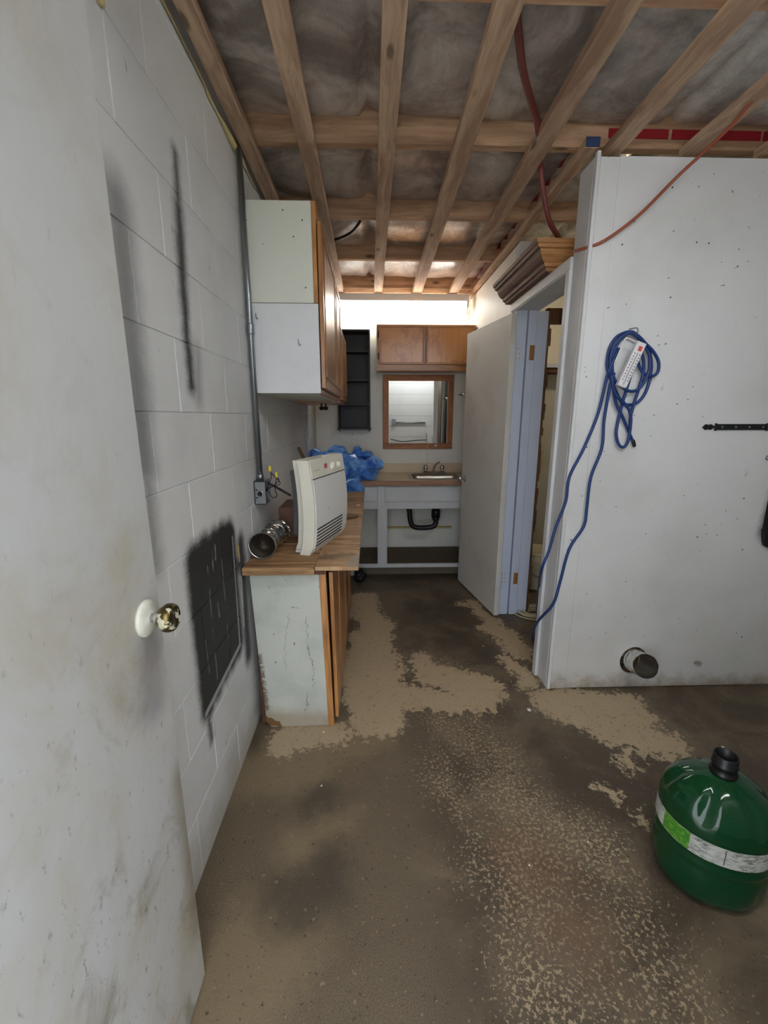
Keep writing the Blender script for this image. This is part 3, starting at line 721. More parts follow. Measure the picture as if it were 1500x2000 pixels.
# ------------------------------------------------------------------ electrical conduit, box, wires
cd = thing('conduit', 'galvanised steel conduit running down the white block wall', 'conduit', (XL, 1.99, 1.1))
tube('pipe', [(XL+.020, 1.985, 2.450), (XL+.020, 1.99, 1.9), (XL+.020, 1.995, 1.135)], .0125, M_steel, cd, 12)
lathe('coupling', [(.0155, -.022), (.0165, -.018), (.0155, -.006), (.0165, 0), (.0155, .006), (.0165, .018), (.0155, .022)], frame((XL+.020, 1.99, PX(478,635,XL+.02).z)), M_steel, cd, 12)
lathe('connector', [(.017, 0), (.017, .022), (.014, .026)], frame((XL+.020, 1.995, 1.121)), M_steel, cd, 12)
eb = thing('junction_box', 'open grey steel junction box with loose wires on the block wall', 'junction box', (XL, 1.95, 1.02))
bx0, bx1, by0, by1, bz0, bz1 = XL+.002, XL+.052, 1.945, 2.045, 1.012, 1.120
boxes('box_body', [((bx0, by0, bz0), (bx0+.003, by1, bz1)), ((bx0, by0, bz0), (bx1, by0+.003, bz1)), ((bx0, by1-.003, bz0), (bx1, by1, bz1)), ((bx0, by0, bz0), (bx1, by1, bz0+.003)), ((bx0, by0, bz1-.003), (bx1, by1, bz1))], M_steel, eb)
lathe('knockout', [(.013, 0), (.013, .0015), (.010, .0018)], frame((XL+.028, by0, 1.062), (0,-1,0)), M_dark, eb, 16)
lathe('knockout_ring', [(.016, 0), (.016, .001), (.013, .0016)], frame((XL+.028, by0-.0001, 1.062), (0,-1,0)), M_steel, eb, 16)
for dz in (-.018, .018): lathe('screw_hole', [(.004, 0), (.003, .0008)], frame((XL+.012, by0, 1.062+dz), (0,-1,0)), M_dark, eb, 8)
M_nut = plain('yellow_wire_nut', S(222,200,70), .4)
Xb = bx1-.01
def wire(px, ys, r=.0022): return tube('wire', [(Xb, 1.99, 1.07)]+[PY(u, v, y) for (u, v), y in zip(px, ys)], r, M_cable, eb, 6, 5)
wire([(524,950),(530,930),(528,921)], [1.99,2.0,2.0]); wire([(535,948),(545,938),(540,932),(540,926)], [1.99,2.0,2.0,2.0])
wire([(525,960),(532,972),(541,968),(537,955),(540,935)], [1.98,1.98,1.99,2.0,2.0]); wire([(530,951),(546,946),(544,938),(530,924)], [1.98,1.98,1.99,2.0])
for u, v in ((527, 916), (540, 928)):
    c = PY(u, v, 2.0); lathe('wire_nut', [(.007, -.012), (.008, -.004), (.006, .012), (.003, .016)], frame(c), M_nut, eb, 10)
pc = tube('cable_end', [PY(523,943,2.0), PY(540,952,2.0), PY(556,961,1.99), PY(568,968,1.985)], .006, M_cable, eb, 8, 4)
pc['label'] = 'stiff black sheathed cable end'

# ------------------------------------------------------------------ duct elbow and brown box on the bench
de = thing('duct_elbow', 'crinkled silver duct elbow lying on the bench beside the heater', 'duct', (-.475, 1.8, ZB))
path = smooth_path([(-.474, 1.785, .862), (-.474, 1.85, .864), (-.470, 1.93, .866), (-.455, 1.99, .867), (-.445, 2.02, .867)], 8)
rr = [.058 if k < 8 else .055 + (.003 if k % 3 == 0 else 0) for k in range(len(path))]
bm = bmesh.new(); add_tube(bm, path, rr, 28, False)
for v in bm.verts: v.co += Vector((random.uniform(-1,1), random.uniform(-1,1), random.uniform(-1,1)))*.0012
bm_obj('outer_sleeve', bm, M_alu, de, False)
bm = bmesh.new(); add_tube(bm, path, [r-.002 for r in rr], 28, False); bm_obj('inner_sleeve', bm, plain('dull_metal_inside', S(120,112,100), .55, .7), de, True)
lathe('rim', [(.0585, -.002), (.0600, 0), (.0590, .004), (.0560, .003), (.0560, -.002), (.0585, -.002)], frame(path[0], (0,1,0)), M_alu, de, 28, False, False)
bb = tag(box('cardboard_box', (-.47, 2.12, ZB), (-.345, 2.34, ZB+.16), plain('red_brown_card', S(112,78,62), .8), None, .004), 'reddish brown box on the bench behind the silver duct elbow', 'box')
pst = tube('wooden_stick', [(-.43, 3.2, ZB+.009), PX(598, 905, -.47), PX(583, 874, -.515)], [.013, .013, .012], wood('old_stick', S(88,62,44), S(128,96,70), 2, .8), None, 10)
tag(pst, 'thin brown wooden stick leaning against the block wall behind the heater', 'stick')

# ------------------------------------------------------------------ sink unit at the end wall
ZC = .87
sv = thing('washstand', 'grey-white painted open washstand frame with false drawer fronts', 'cabinet', (XL, 3.65, 0))
M_grey = paint('grey_white_cabinet_paint', S(196,198,200), S(160,158,152), .35, .7, scale=1.6)
yf0 = 3.65; xr = XS-.004
box('top_rail', (-.20, yf0, .800), (xr, yf0+.02, .823), M_grey, sv, .001)
box('lower_rail', (-.20, yf0, .616), (xr, yf0+.02, .684), M_grey, sv, .001)
box('post', (.054, yf0-.002, .10), (.139, yf0+.022, .82), M_grey, sv, .002)
box('end_post', (xr-.05, yf0, .0), (xr, yf0+.02, .82), M_grey, sv, .001)
box('end_post', (-.20, yf0, .0), (-.15, yf0+.02, .82), M_grey, sv, .001)
for x0, x1 in ((-.16, .052), (.120, xr-.01)):
    fd = box('drawer_front', (x0, yf0-.016, .682), (x1, yf0-.003, .812), M_grey, sv, .002)
    z0, z1 = .682, .812
    for lo, hi in (((x0+.012, z0+.012), (x1-.012, z0+.018)), ((x0+.012, z1-.018), (x1-.012, z1-.012)), ((x0+.012, z0+.0185), (x0+.018, z1-.0185)), ((x1-.018, z0+.0185), (x1-.012, z1-.0185))):
        box('drawer_bead', (lo[0], yf0-.021, lo[1]), (hi[0], yf0-.0155, hi[1]), M_grey, fd, 0)
box('bottom_rail', (-.20, yf0-.004, .072), (xr, yf0+.02, .108), M_grey, sv, .003)
box('toe_kick', (-.20, yf0+.03, .0), (xr, yf0+.05, .071), plain('grimy_toe_board', S(96,86,70), .8, var=.3, sc=12), sv, 0)
box('bottom_shelf', (-.20, yf0+.021, .085), (xr-.005, YE-.03, .103), plain('grimy_shelf_board', S(98,84,64), .8, var=.35, sc=14), sv, .001)
box('side_board', (-.20, yf0+.021, .104), (-.185, YE-.03, .82), M_grey, sv, 0)
box('side_board', (xr-.02, yf0+.021, .104), (xr-.006, YE-.03, .82), M_grey, sv, 0)
box('ledge', (.15, YE-.034, .30), (xr-.1, YE-.003, .315), plain('yellowed_sealant', S(190,170,110), .7, var=.3), sv, 0)
ct = thing('countertop', 'beige laminate countertop with backsplash holding the sink', 'worktop', (XL, 3.62, .825))
sx0, sx1, sy0, sy1 = .345, .855, 3.70, 4.04
M_lam = paint('beige_laminate', S(214,196,164), S(180,150,110), .4, .3, rough=.4, scale=2)
boxes('slab', [((XL+.004, 3.62, .835), (sx0+.02, YE-.02, ZC)), ((sx1-.02, 3.62, .835), (xr, YE-.02, ZC)), ((sx0+.02, 3.62, .835), (sx1-.02, sy0+.02, ZC)), ((sx0+.02, sy1-.004, .835), (sx1-.02, YE-.02, ZC))], M_lam, ct)
box('front_edge', (XL+.004, 3.606, .826), (xr, 3.6195, ZC), wood('brown_edge_strip', S(118,84,62), S(156,118,92), 0, .6, rays=False), ct, .002)
box('backsplash', (XL+.004, YE-.0195, .836), (xr, YE-.002, .958), M_lam, ct, .002)
sk = thing('sink', 'stainless steel sink set into the beige countertop', 'sink', (.6, 3.87, ZC))
M_ss = plain('stainless_steel', S(176,172,164), .28, 1., var=.08)
def rrect(x0, x1, y0, y1, r, z, n=5):
    out = []
    for cx, cy, a0 in ((x1-r, y1-r, 0), (x0+r, y1-r, 90), (x0+r, y0+r, 180), (x1-r, y0+r, 270)):
        for k in range(n+1):
            a = math.radians(a0+90*k/n); out.append(Vector((cx+r*math.cos(a), cy+r*math.sin(a), z)))
    return out
bm = bmesh.new()
rings = [rrect(sx0, sx1, sy0, sy1+.09, .05, ZC+.001), rrect(sx0+.006, sx1-.006, sy0+.006, sy1+.084, .048, ZC+.006), rrect(sx0+.030, sx1-.030, sy0+.028, sy1-.012, .05, ZC+.003),
         rrect(sx0+.040, sx1-.040, sy0+.038, sy1-.022, .05, ZC-.02), rrect(sx0+.055, sx1-.055, sy0+.05, sy1-.035, .06, ZC-.15)]
VR = [[bm.verts.new(p) for p in r] for r in rings]
for A_, B_ in zip(VR, VR[1:]):
    for k in range(len(A_)): bm.faces.new((A_[k], A_[(k+1) % len(A_)], B_[(k+1) % len(A_)], B_[k]))
bm.faces.new(VR[-1]); bm_obj('basin', bm, M_ss, sk, True)
lathe('drain', [(.035, 0), (.033, .004), (.02, .002), (.004, .001)], frame((.60, 3.87, ZC-.149)), M_chrome, sk, 18)
fc = thing('faucet', 'chrome two-handle faucet behind the stainless sink', 'faucet', (.6, 4.07, ZC+.006))
box('base', (.50, 4.055, ZC+.0065), (.71, 4.105, ZC+.022), M_chrome, fc, .005)
for x in (.525, .685):
    lathe('handle', [(.014, 0), (.016, .012), (.012, .02), (.022, .026), (.024, .045), (.016, .056), (.003, .058)], frame((x, 4.08, ZC+.0225)), M_chrome, fc, 12)
tube('spout', [(.605, 4.085, ZC+.022), (.606, 4.08, ZC+.05), (.615, 4.05, ZC+.085), (.632, 4.0, ZC+.115), (.638, 3.985, ZC+.118)], [.014,.013,.011,.010,.010], M_chrome, fc, 10, 4)
dp = thing('drain_pipe', 'black plastic drain trap under the sink', 'pipe', (.6, 3.87, .5))
yq = 3.90
tp = lambda u, v: PY(u, v, yq)
tube('trap', [tp(866, 985), tp(804, 986), tp(800, 1000), tp(803, 1022), tp(812, 1030), tp(838, 1030), tp(850, 1024), tp(851, 1004), (tp(851,1000).x, yq, ZC-.155)], .024, M_cable, dp, 12, 4)
lathe('slip_nut', [(.034, 0), (.034, .03)], frame((tp(851,1015).x, yq, tp(851,1015).z)), M_cable, dp, 8)
lathe('tailpiece', [(.042, 0), (.040, .06), (.034, .08)], frame((tp(851,1004).x, yq, tp(851,1004).z-.03)), M_cable, dp, 14)

# ------------------------------------------------------------------ blue tarp
def tarp():
    lumps = [(PY(640,905,3.80),.15,.15,.085), (PY(618,905,3.74),.07,.14,.10), (PY(655,892,3.86),.07,.10,.07), (PY(675,905,3.84),.10,.12,.075),
             (PY(700,888,3.93),.055,.05,.060), (PY(712,886,3.93),.045,.05,.035), (PY(705,918,3.72),.14,.11,.075), (PY(728,910,3.72),.065,.08,.065),
             (PY(688,930,3.66),.075,.07,.10), (PY(690,945,3.60),.065,.035,.10), (PY(660,925,3.70),.12,.12,.08)]
    bm = bmesh.new()
    for c, a, b, h in lumps:
        bmesh.ops.create_icosphere(bm, subdivisions=3, radius=1, matrix=Matrix.Translation(c) @ Matrix.Diagonal((a, b, h, 1)))
    me = bpy.data.meshes.new('tarp_raw'); bm.to_mesh(me); bm.free()
    o = bpy.data.objects.new('tarp_raw', me); C.objects.link(o)
    m = o.modifiers.new('r', 'REMESH'); m.mode = 'VOXEL'; m.voxel_size = .009
    dg = bpy.context.evaluated_depsgraph_get(); me2 = bpy.data.meshes.new_from_object(o.evaluated_get(dg)); bpy.data.objects.remove(o)
    nrm = [v.normal.copy() for v in me2.vertices]
    for v, n in zip(me2.vertices, nrm):
        p = v.co.copy(); q = Vector((p.x*.8+p.z*.5, p.y, p.z*1.5-p.x*.4)); q = q + Vector((mnoise.noise(p*5), mnoise.noise(p*5+Vector((9,0,0))), mnoise.noise(p*5+Vector((0,9,0)))))*.05
        r1 = 1-2.6*abs(mnoise.noise(q*5.5)); r2 = 1-2.6*abs(mnoise.noise(q*11+Vector((3,1,5)))); r3 = 1-2*abs(mnoise.noise(q*40))
        v.co = p + n*(.055*r1+.030*r2-.030)
    o = bpy.data.objects.new('tarp_raw', me2); C.objects.link(o)
    m = o.modifiers.new('d', 'DECIMATE'); m.ratio = .05
    dg = bpy.context.evaluated_depsgraph_get(); me3 = bpy.data.meshes.new_from_object(o.evaluated_get(dg)); bpy.data.objects.remove(o); me2 = me3
    for v in me2.vertices: v.co.y = min(v.co.y, YE-.025); v.co.x = max(v.co.x, XL+.012)
    # cut the heap flat where it rests on the counter
    o = bpy.data.objects.new('tarp_raw', me2); C.objects.link(o)
    cb_ = boxes('cutter', [((-1, 3.602, .4), (1.2, 4.4, ZC+.003))], None)
    m = o.modifiers.new('b', 'BOOLEAN'); m.operation = 'DIFFERENCE'; m.object = cb_; m.solver = 'EXACT'; m.use_self = True
    dg = bpy.context.evaluated_depsgraph_get(); me2 = bpy.data.meshes.new_from_object(o.evaluated_get(dg))
    bpy.data.objects.remove(o); bpy.data.objects.remove(cb_); me2.materials.clear()
    for p in me2.polygons: p.use_smooth = False; p.material_index = 0
    t = NT('blue_tarp'); p = t.objc()
    col = t.mix(t.mr(t.noise(p, 7, 4), .35, .7), S(56,116,204), S(120,176,240)); col = t.mix(t.mr(t.noise(p, 5.5, 2, .5), .58, .66, 0, .6), col, S(34,62,124))
    t.bump(t.noise(p, 60, 3, .6, .8), .3, .006)
    o2 = link('tarp', me2, t.fin(col, .32, 0, Coat_Weight=.3)); return tag(o2, 'crumpled shiny blue tarp heaped on the counter', 'tarp')
tarp()

# ------------------------------------------------------------------ things on the end wall
mir = thing('mirror', 'wood-framed mirror on the end wall above the sink', 'mirror', (.45, YE, 1.1))
mx0, mx1, mz0, mz1 = .117, .792, 1.098, 1.790; fw = .055
M_pine = wood('pine_frame', S(140,84,42), S(186,122,70), 0, .5); M_pinez = wood('pine_frame_upright', S(140,84,42), S(186,122,70), 2, .5)
box('frame_rail', (mx0, YE-.024, mz1-fw), (mx1, YE-.001, mz1), M_pine, mir, .003); box('frame_rail', (mx0, YE-.024, mz0), (mx1, YE-.001, mz0+fw), M_pine, mir, .003)
box('frame_stile', (mx0, YE-.0235, mz0+fw), (mx0+fw, YE-.001, mz1-fw), M_pinez, mir, .003); box('frame_stile', (mx1-fw, YE-.0235, mz0+fw), (mx1, YE-.001, mz1-fw), M_pinez, mir, .003)
t = NT('mirror_glass'); box('glass', (mx0+fw-.004, YE-.014, mz0+fw-.004), (mx1-fw+.004, YE-.006, mz1-fw+.004), t.fin((.92,.93,.93,1), .015, 1.), mir, 0)
sc_ = PY(851, 870, YE-.024); box('white_sticker', (sc_.x-.012, YE-.0255, sc_.z-.007), (sc_.x+.012, YE-.0243, sc_.z+.007), M_white, mir, 0)
a, b, c = PY(833, 846, YE-.03), PY(835, 880, YE-.06), PY(836, 912, 4.10)
tag(tube('hanging_string', [a, b, c, (c.x, 4.08, ZC+.06)], .003, plain('white_cord', S(214,212,205), .6), None, 6, 4), 'thin white string hanging from the mirror down to the faucet', 'string')
wsf = thing('wall_shelf', 'tall narrow black open shelf unit on the end wall', 'shelf', (-.15, YE, 1.31))
fx0, fx1, fy = -.302, -.002, 4.03
zt, zbm = PY(700, 643, fy).z, PY(700, 836, fy).z
box('side_board', (fx0, fy, zbm), (fx0+.014, YE-.001, zt), M_black, wsf, .001); box('side_board', (fx1-.014, fy, zbm), (fx1, YE-.001, zt), M_black, wsf, .001)
box('back_board', (fx0+.0145, YE-.008, zbm), (fx1-.0145, YE-.0015, zt-.016), M_black, wsf, 0)
box('top_board', (fx0+.0145, fy, zt-.015), (fx1-.0145, YE-.0015, zt), M_black, wsf, .001)
box('bottom_board', (fx0-.008, fy-.006, zbm-.016), (fx1+.008, YE-.0015, zbm-.0005), M_black, wsf, .001)
for v in (686, 743, 790):
    z = PY(700, v, fy).z; box('shelf_board', (fx0+.0145, fy+.004, z-.007), (fx1-.0145, YE-.009, z+.007), M_black, wsf, .001)
for x in (fx0+.01, fx1-.01): lathe('foot_pin', [(.006, 0), (.006, -.012), (.003, -.015)], frame((x, fy+.02, zbm-.0165)), M_black, wsf, 8)
cb = thing('end_cabinet', 'golden wood wall cabinet with two doors above the mirror', 'cabinet', (.46, YE, 1.8))
ex0, ex1, ey, ez0, ez1 = .055, .912, 3.90, 1.798, 2.176
box('side_panel', (ex0, ey+.02, ez0), (ex0+.014, YE-.001, ez1), M_cream, cb, .001)
box('body', (ex0+.0145, ey+.02, ez0+.01), (ex1, YE-.001, ez1), M_oak_x, cb, 0)
box('bottom_rail', (ex0, ey, ez0), (ex1, ey+.0195, ez0+.058), M_oak_x, cb, .001); box('top_rail', (ex0, ey, ez1-.02), (ex1, ey+.0195, ez1), M_oak_x, cb, .001)
box('face_frame_stile', (ex0, ey, ez0+.0585), (ex0+.03, ey+.0195, ez1-.0205), M_oak_z, cb, .001); box('face_frame_stile', (.462, ey, ez0+.0585), (.492, ey+.0195, ez1-.0205), M_oak_z, cb, .001); box('face_frame_stile', (ex1-.02, ey, ez0+.0585), (ex1, ey+.0195, ez1-.0205), M_oak_z, cb, .001)
def burl():
    t = NT('figured_veneer'); p = t.objc()
    a = t.noise(t.scale3(p, (3, 3, 1.3)), 1.6, 3, .5, 1.2); b = t.math('SINE', t.math('MULTIPLY', a, 26)); c = t.noise(t.scale3(p, (40, 40, 2)), 1, 3)
    col = t.mix(t.mr(b, .4, 1.0, 0, .5), t.mix(c, S(196,130,66), S(224,160,92)), S(166,98,52)); return t.fin(col, .3, 0, Coat_Weight=.4, Coat_Roughness=.2)
M_burl = burl()
for x0, x1 in ((ex0+.022, .470), (.484, ex1-.012)):
    d = box('door', (x0, ey-.018, ez0+.052), (x1, ey-.0005, ez1-.012), M_burl, cb, .002)
    z0, z1 = ez0+.052, ez1-.012
    for lo, hi, m in (((x0, z0), (x1, z0+.016), M_oak_x), ((x0, z1-.016), (x1, z1), M_oak_x), ((x0, z0+.016), (x0+.016, z1-.016), M_oak_z), ((x1-.016, z0+.016), (x1, z1-.016), M_oak_z)):
        box('door_edging', (lo[0], ey-.025, lo[1]), (hi[0], ey-.0185, hi[1]), m, d, .002)
M_iron = plain('dark_hinge_metal', S(58,44,34), .4, .8)
for z in (ez0+.12, ez1-.08): box('hinge', (ex0+.010, ey-.006, z-.028), (ex0+.021, ey-.0005, z+.028), M_iron, cb, .002)
box('hinge', (ex1-.011, ey-.006, ez1-.108), (ex1-.002, ey-.0005, ez1-.052), M_iron, cb, .002)
# fluorescent fitting
ff = thing('fluorescent_light', 'long twin-tube fluorescent light under the ceiling at the end wall', 'light', (.28, YE, 2.33))
lx0, lx1 = -.42, .868
boxes('housing', [((lx0, YE-.185, 2.392), (lx1, YE-.105, 2.4125)), ((lx0, YE-.165, 2.4125), (lx1, YE-.125, 2.4545))], plain('white_enamel', S(236,236,232), .35, var=.03), ff)
t = NT('fluorescent_tube'); t.b.inputs['Emission Color'].default_value = (1.0, .97, .90, 1); t.b.inputs['Emission Strength'].default_value = 11.0
M_tube = t.fin((1, 1, 1, 1), .4)
for y, z in ((YE-.17, 2.370), (YE-.12, 2.366)):
    tb = tube('lamp_tube', [(lx0+.025, y, z), (lx1-.03, y, z)], .0165, M_tube, ff, 14)
for x in (lx0, lx1-.022): box('end_socket', (x, YE-.19, 2.345), (x+.022, YE-.10, 2.3915), bpy.data.materials['white_enamel'], ff, .003)
box('pull_switch', (lx1-.018, YE-.155, 2.305), (lx1-.004, YE-.135, 2.3445), bpy.data.materials['white_enamel'], ff, .002)
# lamp over the near part of the room, above the frame
cl = thing('ceiling_light', 'long twin-tube light hanging from the strips over the open floor', 'light', (LAMP[0], LAMP[1], LAMP[2]))
lx, ly, lz = LAMP
box('housing', (lx-.62, ly-.06, lz+.01), (lx+.62, ly+.06, ZS-.0005), bpy.data.materials['white_enamel'], cl, .003)
t = NT('cool_tube'); t.b.inputs['Emission Color'].default_value = (.93, .97, 1.0, 1); t.b.inputs['Emission Strength'].default_value = LAMP_POWER
M_tube2 = t.fin((1, 1, 1, 1), .4)
for y in (ly-.04, ly+.04): tube('lamp_tube', [(lx-.59, y, lz-.012), (lx+.59, y, lz-.012)], .0165, M_tube2, cl, 14)
for x in (lx-.62, lx+.595): box('end_socket', (x, ly-.06, lz-.03), (x+.025, ly+.06, lz+.0095), bpy.data.materials['white_enamel'], cl, .003)
# shelf rail behind the door
tw = thing('towel_rail', 'small chrome towel rail on the side wall behind the open door', 'rail', (XS, 3.7, 1.6))
tube('bar', [(.80, 3.56, 1.60), (.80, 3.98, 1.60)], .007, M_chrome, tw, 10)
for y in (3.62, 3.92): tube('arm', [(XS-.001, y, 1.575), (.84, y, 1.585), (.80, y, 1.60)], .008, M_chrome, tw, 8)

# ------------------------------------------------------------------ inner room seen through the doorway
struct(box('trim_3', (1.35, YE-.20, 1.84), (2.0, YE-.001, 1.875), M_blue, bevel=.002))
box('shelf_bracket', (1.40, YE-.18, 1.80), (1.9, YE-.01, 1.8395), M_raw, bpy.data.objects['trim_3'], 0)
bk = thing('bucket', 'cream plastic bucket with lid inside the inner room', 'bucket', (1.36, 3.36, 0))
M_pail = plain('cream_plastic', S(226,220,190), .4, var=.04)
lathe('pail', [(.12, 0), (.125, .01), (.138, .24), (.146, .25), (.146, .265), (.140, .27), (.141, .30)], frame((1.40, 3.38, 0)), M_pail, bk, 28)
lathe('lid', [(.150, .301), (.152, .315), (.145, .325), (.140, .320), (.01, .322)], frame((1.40, 3.38, 0)), M_pail, bk, 28)
tube('handle', [(1.40-.145, 3.38, .26), (1.40-.12, 3.27, .17), (1.40, 3.225, .12), (1.40+.12, 3.27, .17), (1.40+.145, 3.38, .26)], .004, M_steel, bk, 6, 5)
bm = bmesh.new(); rc = PZ(1040, 1203, 0)
for k in range(7):
    pts = []; r = .07+.012*k; ph = random.random()*6
    for i in range(22):
        a = 2*math.pi*i/22; pts.append((rc.x+.03+r*math.cos(a)+.012*math.sin(3*a+ph), rc.y+.03+r*.7*math.sin(a)+.008*math.cos(2*a+ph), .006+.0105*(k % 3)+.002*math.sin(2*a+ph)))
    add_tube(bm, smooth_path(pts, 2, True), .0048, 6, False, True)
tag(bm_obj('rope_coil', bm, plain('straw_rope', S(206,196,158), .8, var=.2), None, True), 'loose coil of cream cord on the floor in the inner doorway', 'cord')
bl = thing('ceiling_bulb', 'bare bulb lighting the inner room', 'light', (1.8, 3.2, 2.4))
lathe('socket', [(.03, 0), (.03, -.04), (.018, -.05)], frame((1.9, 3.3, 2.488)), M_white, bl, 14)
t = NT('warm_bulb'); t.b.inputs['Emission Color'].default_value = (1, .82, .55, 1); t.b.inputs['Emission Strength'].default_value = 110
lathe('bulb', [(.012, -.051), (.028, -.085), (.030, -.105), (.018, -.128), (.002, -.134)], frame((1.9, 3.3, 2.488)), t.fin((1,1,1,1)), bl, 16)

# ------------------------------------------------------------------ blue cord coil and power strip on the partition
M_bluecord = plain('blue_cord', S(28,58,116), .4, var=.15)
cc = lambda x, y, d: PY(x/7.14+1160, y/7.14+620, YP-d)
bm = bmesh.new(); R_ = .0068
def cord(L, d0, d1, closed=False):
    n = len(L); add_tube(bm, smooth_path([cc(x, y, d0+(d1-d0)*k/max(1, n-1)) for k, (x, y) in enumerate(L)], 5, closed), R_, 8, True, closed)
cord([(505,198),(330,262),(230,400),(190,560),(185,700),(230,850),(300,1020),(390,1180),(480,1220),(600,1190),(700,1080),(770,900),(800,700),(780,500),(720,370),(620,262)], .012, .014, True)
cord([(505,214),(380,300),(290,450),(255,620),(265,780),(300,890),(400,980),(510,1030),(620,1000),(700,900),(770,740),(780,560),(730,420),(640,300)], .027, .027, True)
cord([(505,206),(350,300),(250,470),(230,640),(240,790),(270,900),(285,1100),(320,1230),(400,1390),(480,1580),(550,1745)], .040, .012)
cord([(505,212),(640,290),(730,375),(830,480),(900,620),(890,760),(810,820),(720,800),(650,720),(610,620),(580,520)], .038, .020)
cord([(520,780),(440,1050),(390,1220),(340,1420),(310,1620),(340,1760),(400,1810),(460,1760),(500,1600),(510,1400),(560,1200),(640,950),(690,760),(690,600),(660,480)], .014, .028)
cord([(240,800),(300,1060),(420,1190),(490,1290),(515,1400),(505,1560)], .042, .030)
# two runs hanging down to the floor round the corner of the partition
q6 = lambda x, y, Y: PY(x*.4+1000, y*.4+560, Y)
h1 = [(520,300,.03),(478,400,.04),(460,455,.025),(420,620,.016),(350,790,.016),(280,930,.02),(262,1050,.02),(215,1170,.02),(180,1290,.03),(145,1380,.02),(130,1480,-.20)]
add_tube(bm, smooth_path([q6(x, y, YP-d) for x, y, d in h1]+[Vector((1.06, 2.50, .20)), Vector((1.12, 2.58, .008)), Vector((1.25, 2.62, .008))], 5), R_, 8)
h2 = [(500,420,.045),(478,490,.03),(450,650,.018),(438,790,.018),(385,930,.018),(365,1080,.018),(350,1170,.018),(280,1280,.018),(235,1440,.02),(200,1550,.02),(130,1630,-.06),(95,1700,-.22)]
P2 = [q6(x, y, YP-d) for x, y, d in h2]; e = PZ(1042, 1250, .0064); P2 += [e, e+Vector((.05, .08, 0))]
add_tube(bm, smooth_path(P2, 5), R_, 8)
co = thing('extension_cord', 'coiled blue extension cord hung on a nail on the white partition', 'cord', tuple(cc(505, 205, .02)))
bm_obj('cord', bm, M_bluecord, co, True)
c0 = cc(500, 205, .0); tube('hanger', [(c0.x-.004, YP-.001, c0.z+.012), (c0.x, YP-.05, c0.z+.008), (c0.x+.002, YP-.055, c0.z-.012), (c0.x+.002, YP-.03, c0.z-.02)], .0025, M_steel, co, 6, 3)
c1 = cc(550, 1745, .012); lathe('plug_end', [(.007, 0), (.0085, .006), (.0075, .03), (.004, .034)], frame(c1+Vector((-.004, 0, .012)), Vector((.4, 0, -1))), M_cable, co, 10)
ps = thing('power_strip', 'white power strip with red switch tucked inside the blue cord coil', 'power strip', tuple(cc(520, 650, .02)))
pa, pb = cc(640, 390, .066), cc(390, 930, .066); ax = (pb-pa).normalized(); sd = Vector((0,-1,0)).cross(ax).normalized()
MP = Matrix(((sd.x, ax.x, 0, pa.x), (0, 0, -1, pa.y), (sd.z, ax.z, 0, pa.z), (0, 0, 0, 1))); Lp = (pb-pa).length
M_psw = plain('white_plastic', S(230,228,230), .35, var=.03)
box('case', (-.021, -.012, -.012), (.021, Lp+.012, .012), M_psw, ps, .003, MP)
box('switch', (-.007, .006, .012), (.009, .026, .015), plain('red_switch', S(220,90,84), .4), ps, .001, MP)
M_hole = plain('socket_hole', S(40,34,44), .6)
for s in (-.012, .012):
    for k in range(10):
        lathe('socket_hole', [(.0026, 0), (.0024, .0006)], frame(MP @ Vector((s, .040+(Lp-.045)*k/10, .0121)), (0,-1,0)), M_hole, ps, 8)
box('groove', (-.0025, .034, .012), (-.0005, Lp+.004, .0127), plain('grey_groove', S(120,116,120), .5), ps, 0, MP); box('groove', (.0022, .034, .012), (.0034, Lp+.004, .0127), bpy.data.materials['grey_groove'], ps, 0, MP)
tube('lead', [MP @ Vector((0, -.012, 0)), cc(560, 330, .062), cc(500, 300, .062), cc(440, 300, .060), cc(380, 430, .058), cc(290, 630, .056)], .0032, M_psw, ps, 6, 5)

# ------------------------------------------------------------------ duct stub, strap hinge, screw eye, black latch on the partition
du = thing('duct_stub', 'short silver duct poking out of a hole near the floor', 'duct', tuple(HC))
dirv = (PY(1262, 1303, YP-.13) - Vector((HC.x, YP, HC.z))).normalized()
q0 = Vector((HC.x+.003, YP+.03, HC.z-.006)); q0 = q0 - dirv*.02
pth = [q0+dirv*(.19*k/14) for k in range(15)]
rr = [.058+.0015*math.sin(k*2.4) for k in range(15)]
bm = bmesh.new(); add_tube(bm, pth, rr, 28, False)
for v in bm.verts: v.co += Vector((random.uniform(-1,1), random.uniform(-1,1), random.uniform(-1,1)))*.0010
bm_obj('outer_sleeve', bm, M_alu, du)
bm = bmesh.new(); add_tube(bm, pth, [r-.0025 for r in rr], 28, False); bm_obj('inner_sleeve', bm, plain('foil_inside', S(170,168,162), .35, .9), du, True)
sh = thing('strap_hinge', 'black iron strap hinge with spear tip on the white partition', 'hinge', tuple(PY(1372, 834, YP)))
M_bi = plain('black_iron', S(30,30,32), .5, .3)
zc = PY(1440, 834, YP).z; x0 = PY(1396, 834, YP).x; x1 = PY(1496, 834, YP).x; xt = PY(1371, 834, YP).x; hh = .0135
box('strap', (x0, YP-.007, zc-hh), (x1, YP-.001, zc+hh), M_bi, sh, .001)
for x in (x0, x1): box('strap_band', (x-.003, YP-.009, zc-hh-.004), (x+.004, YP-.001, zc+hh+.004), M_bi, sh, .001)
tip = [(xt, zc), (xt+.012, zc+.012), (xt+.022, zc+.013), (xt+.026, zc+.006), (xt+.034, zc+.013), (xt+.045, zc+.010), (xt+.05, zc+.004), (x0, zc+.006)]
tip += [(x, 2*zc-z) for x, z in tip[::-1][:-1]]
prism('spear_tip', [(x, YP-.006, z) for x, z in tip], (0, .005, 0), M_bi, sh)
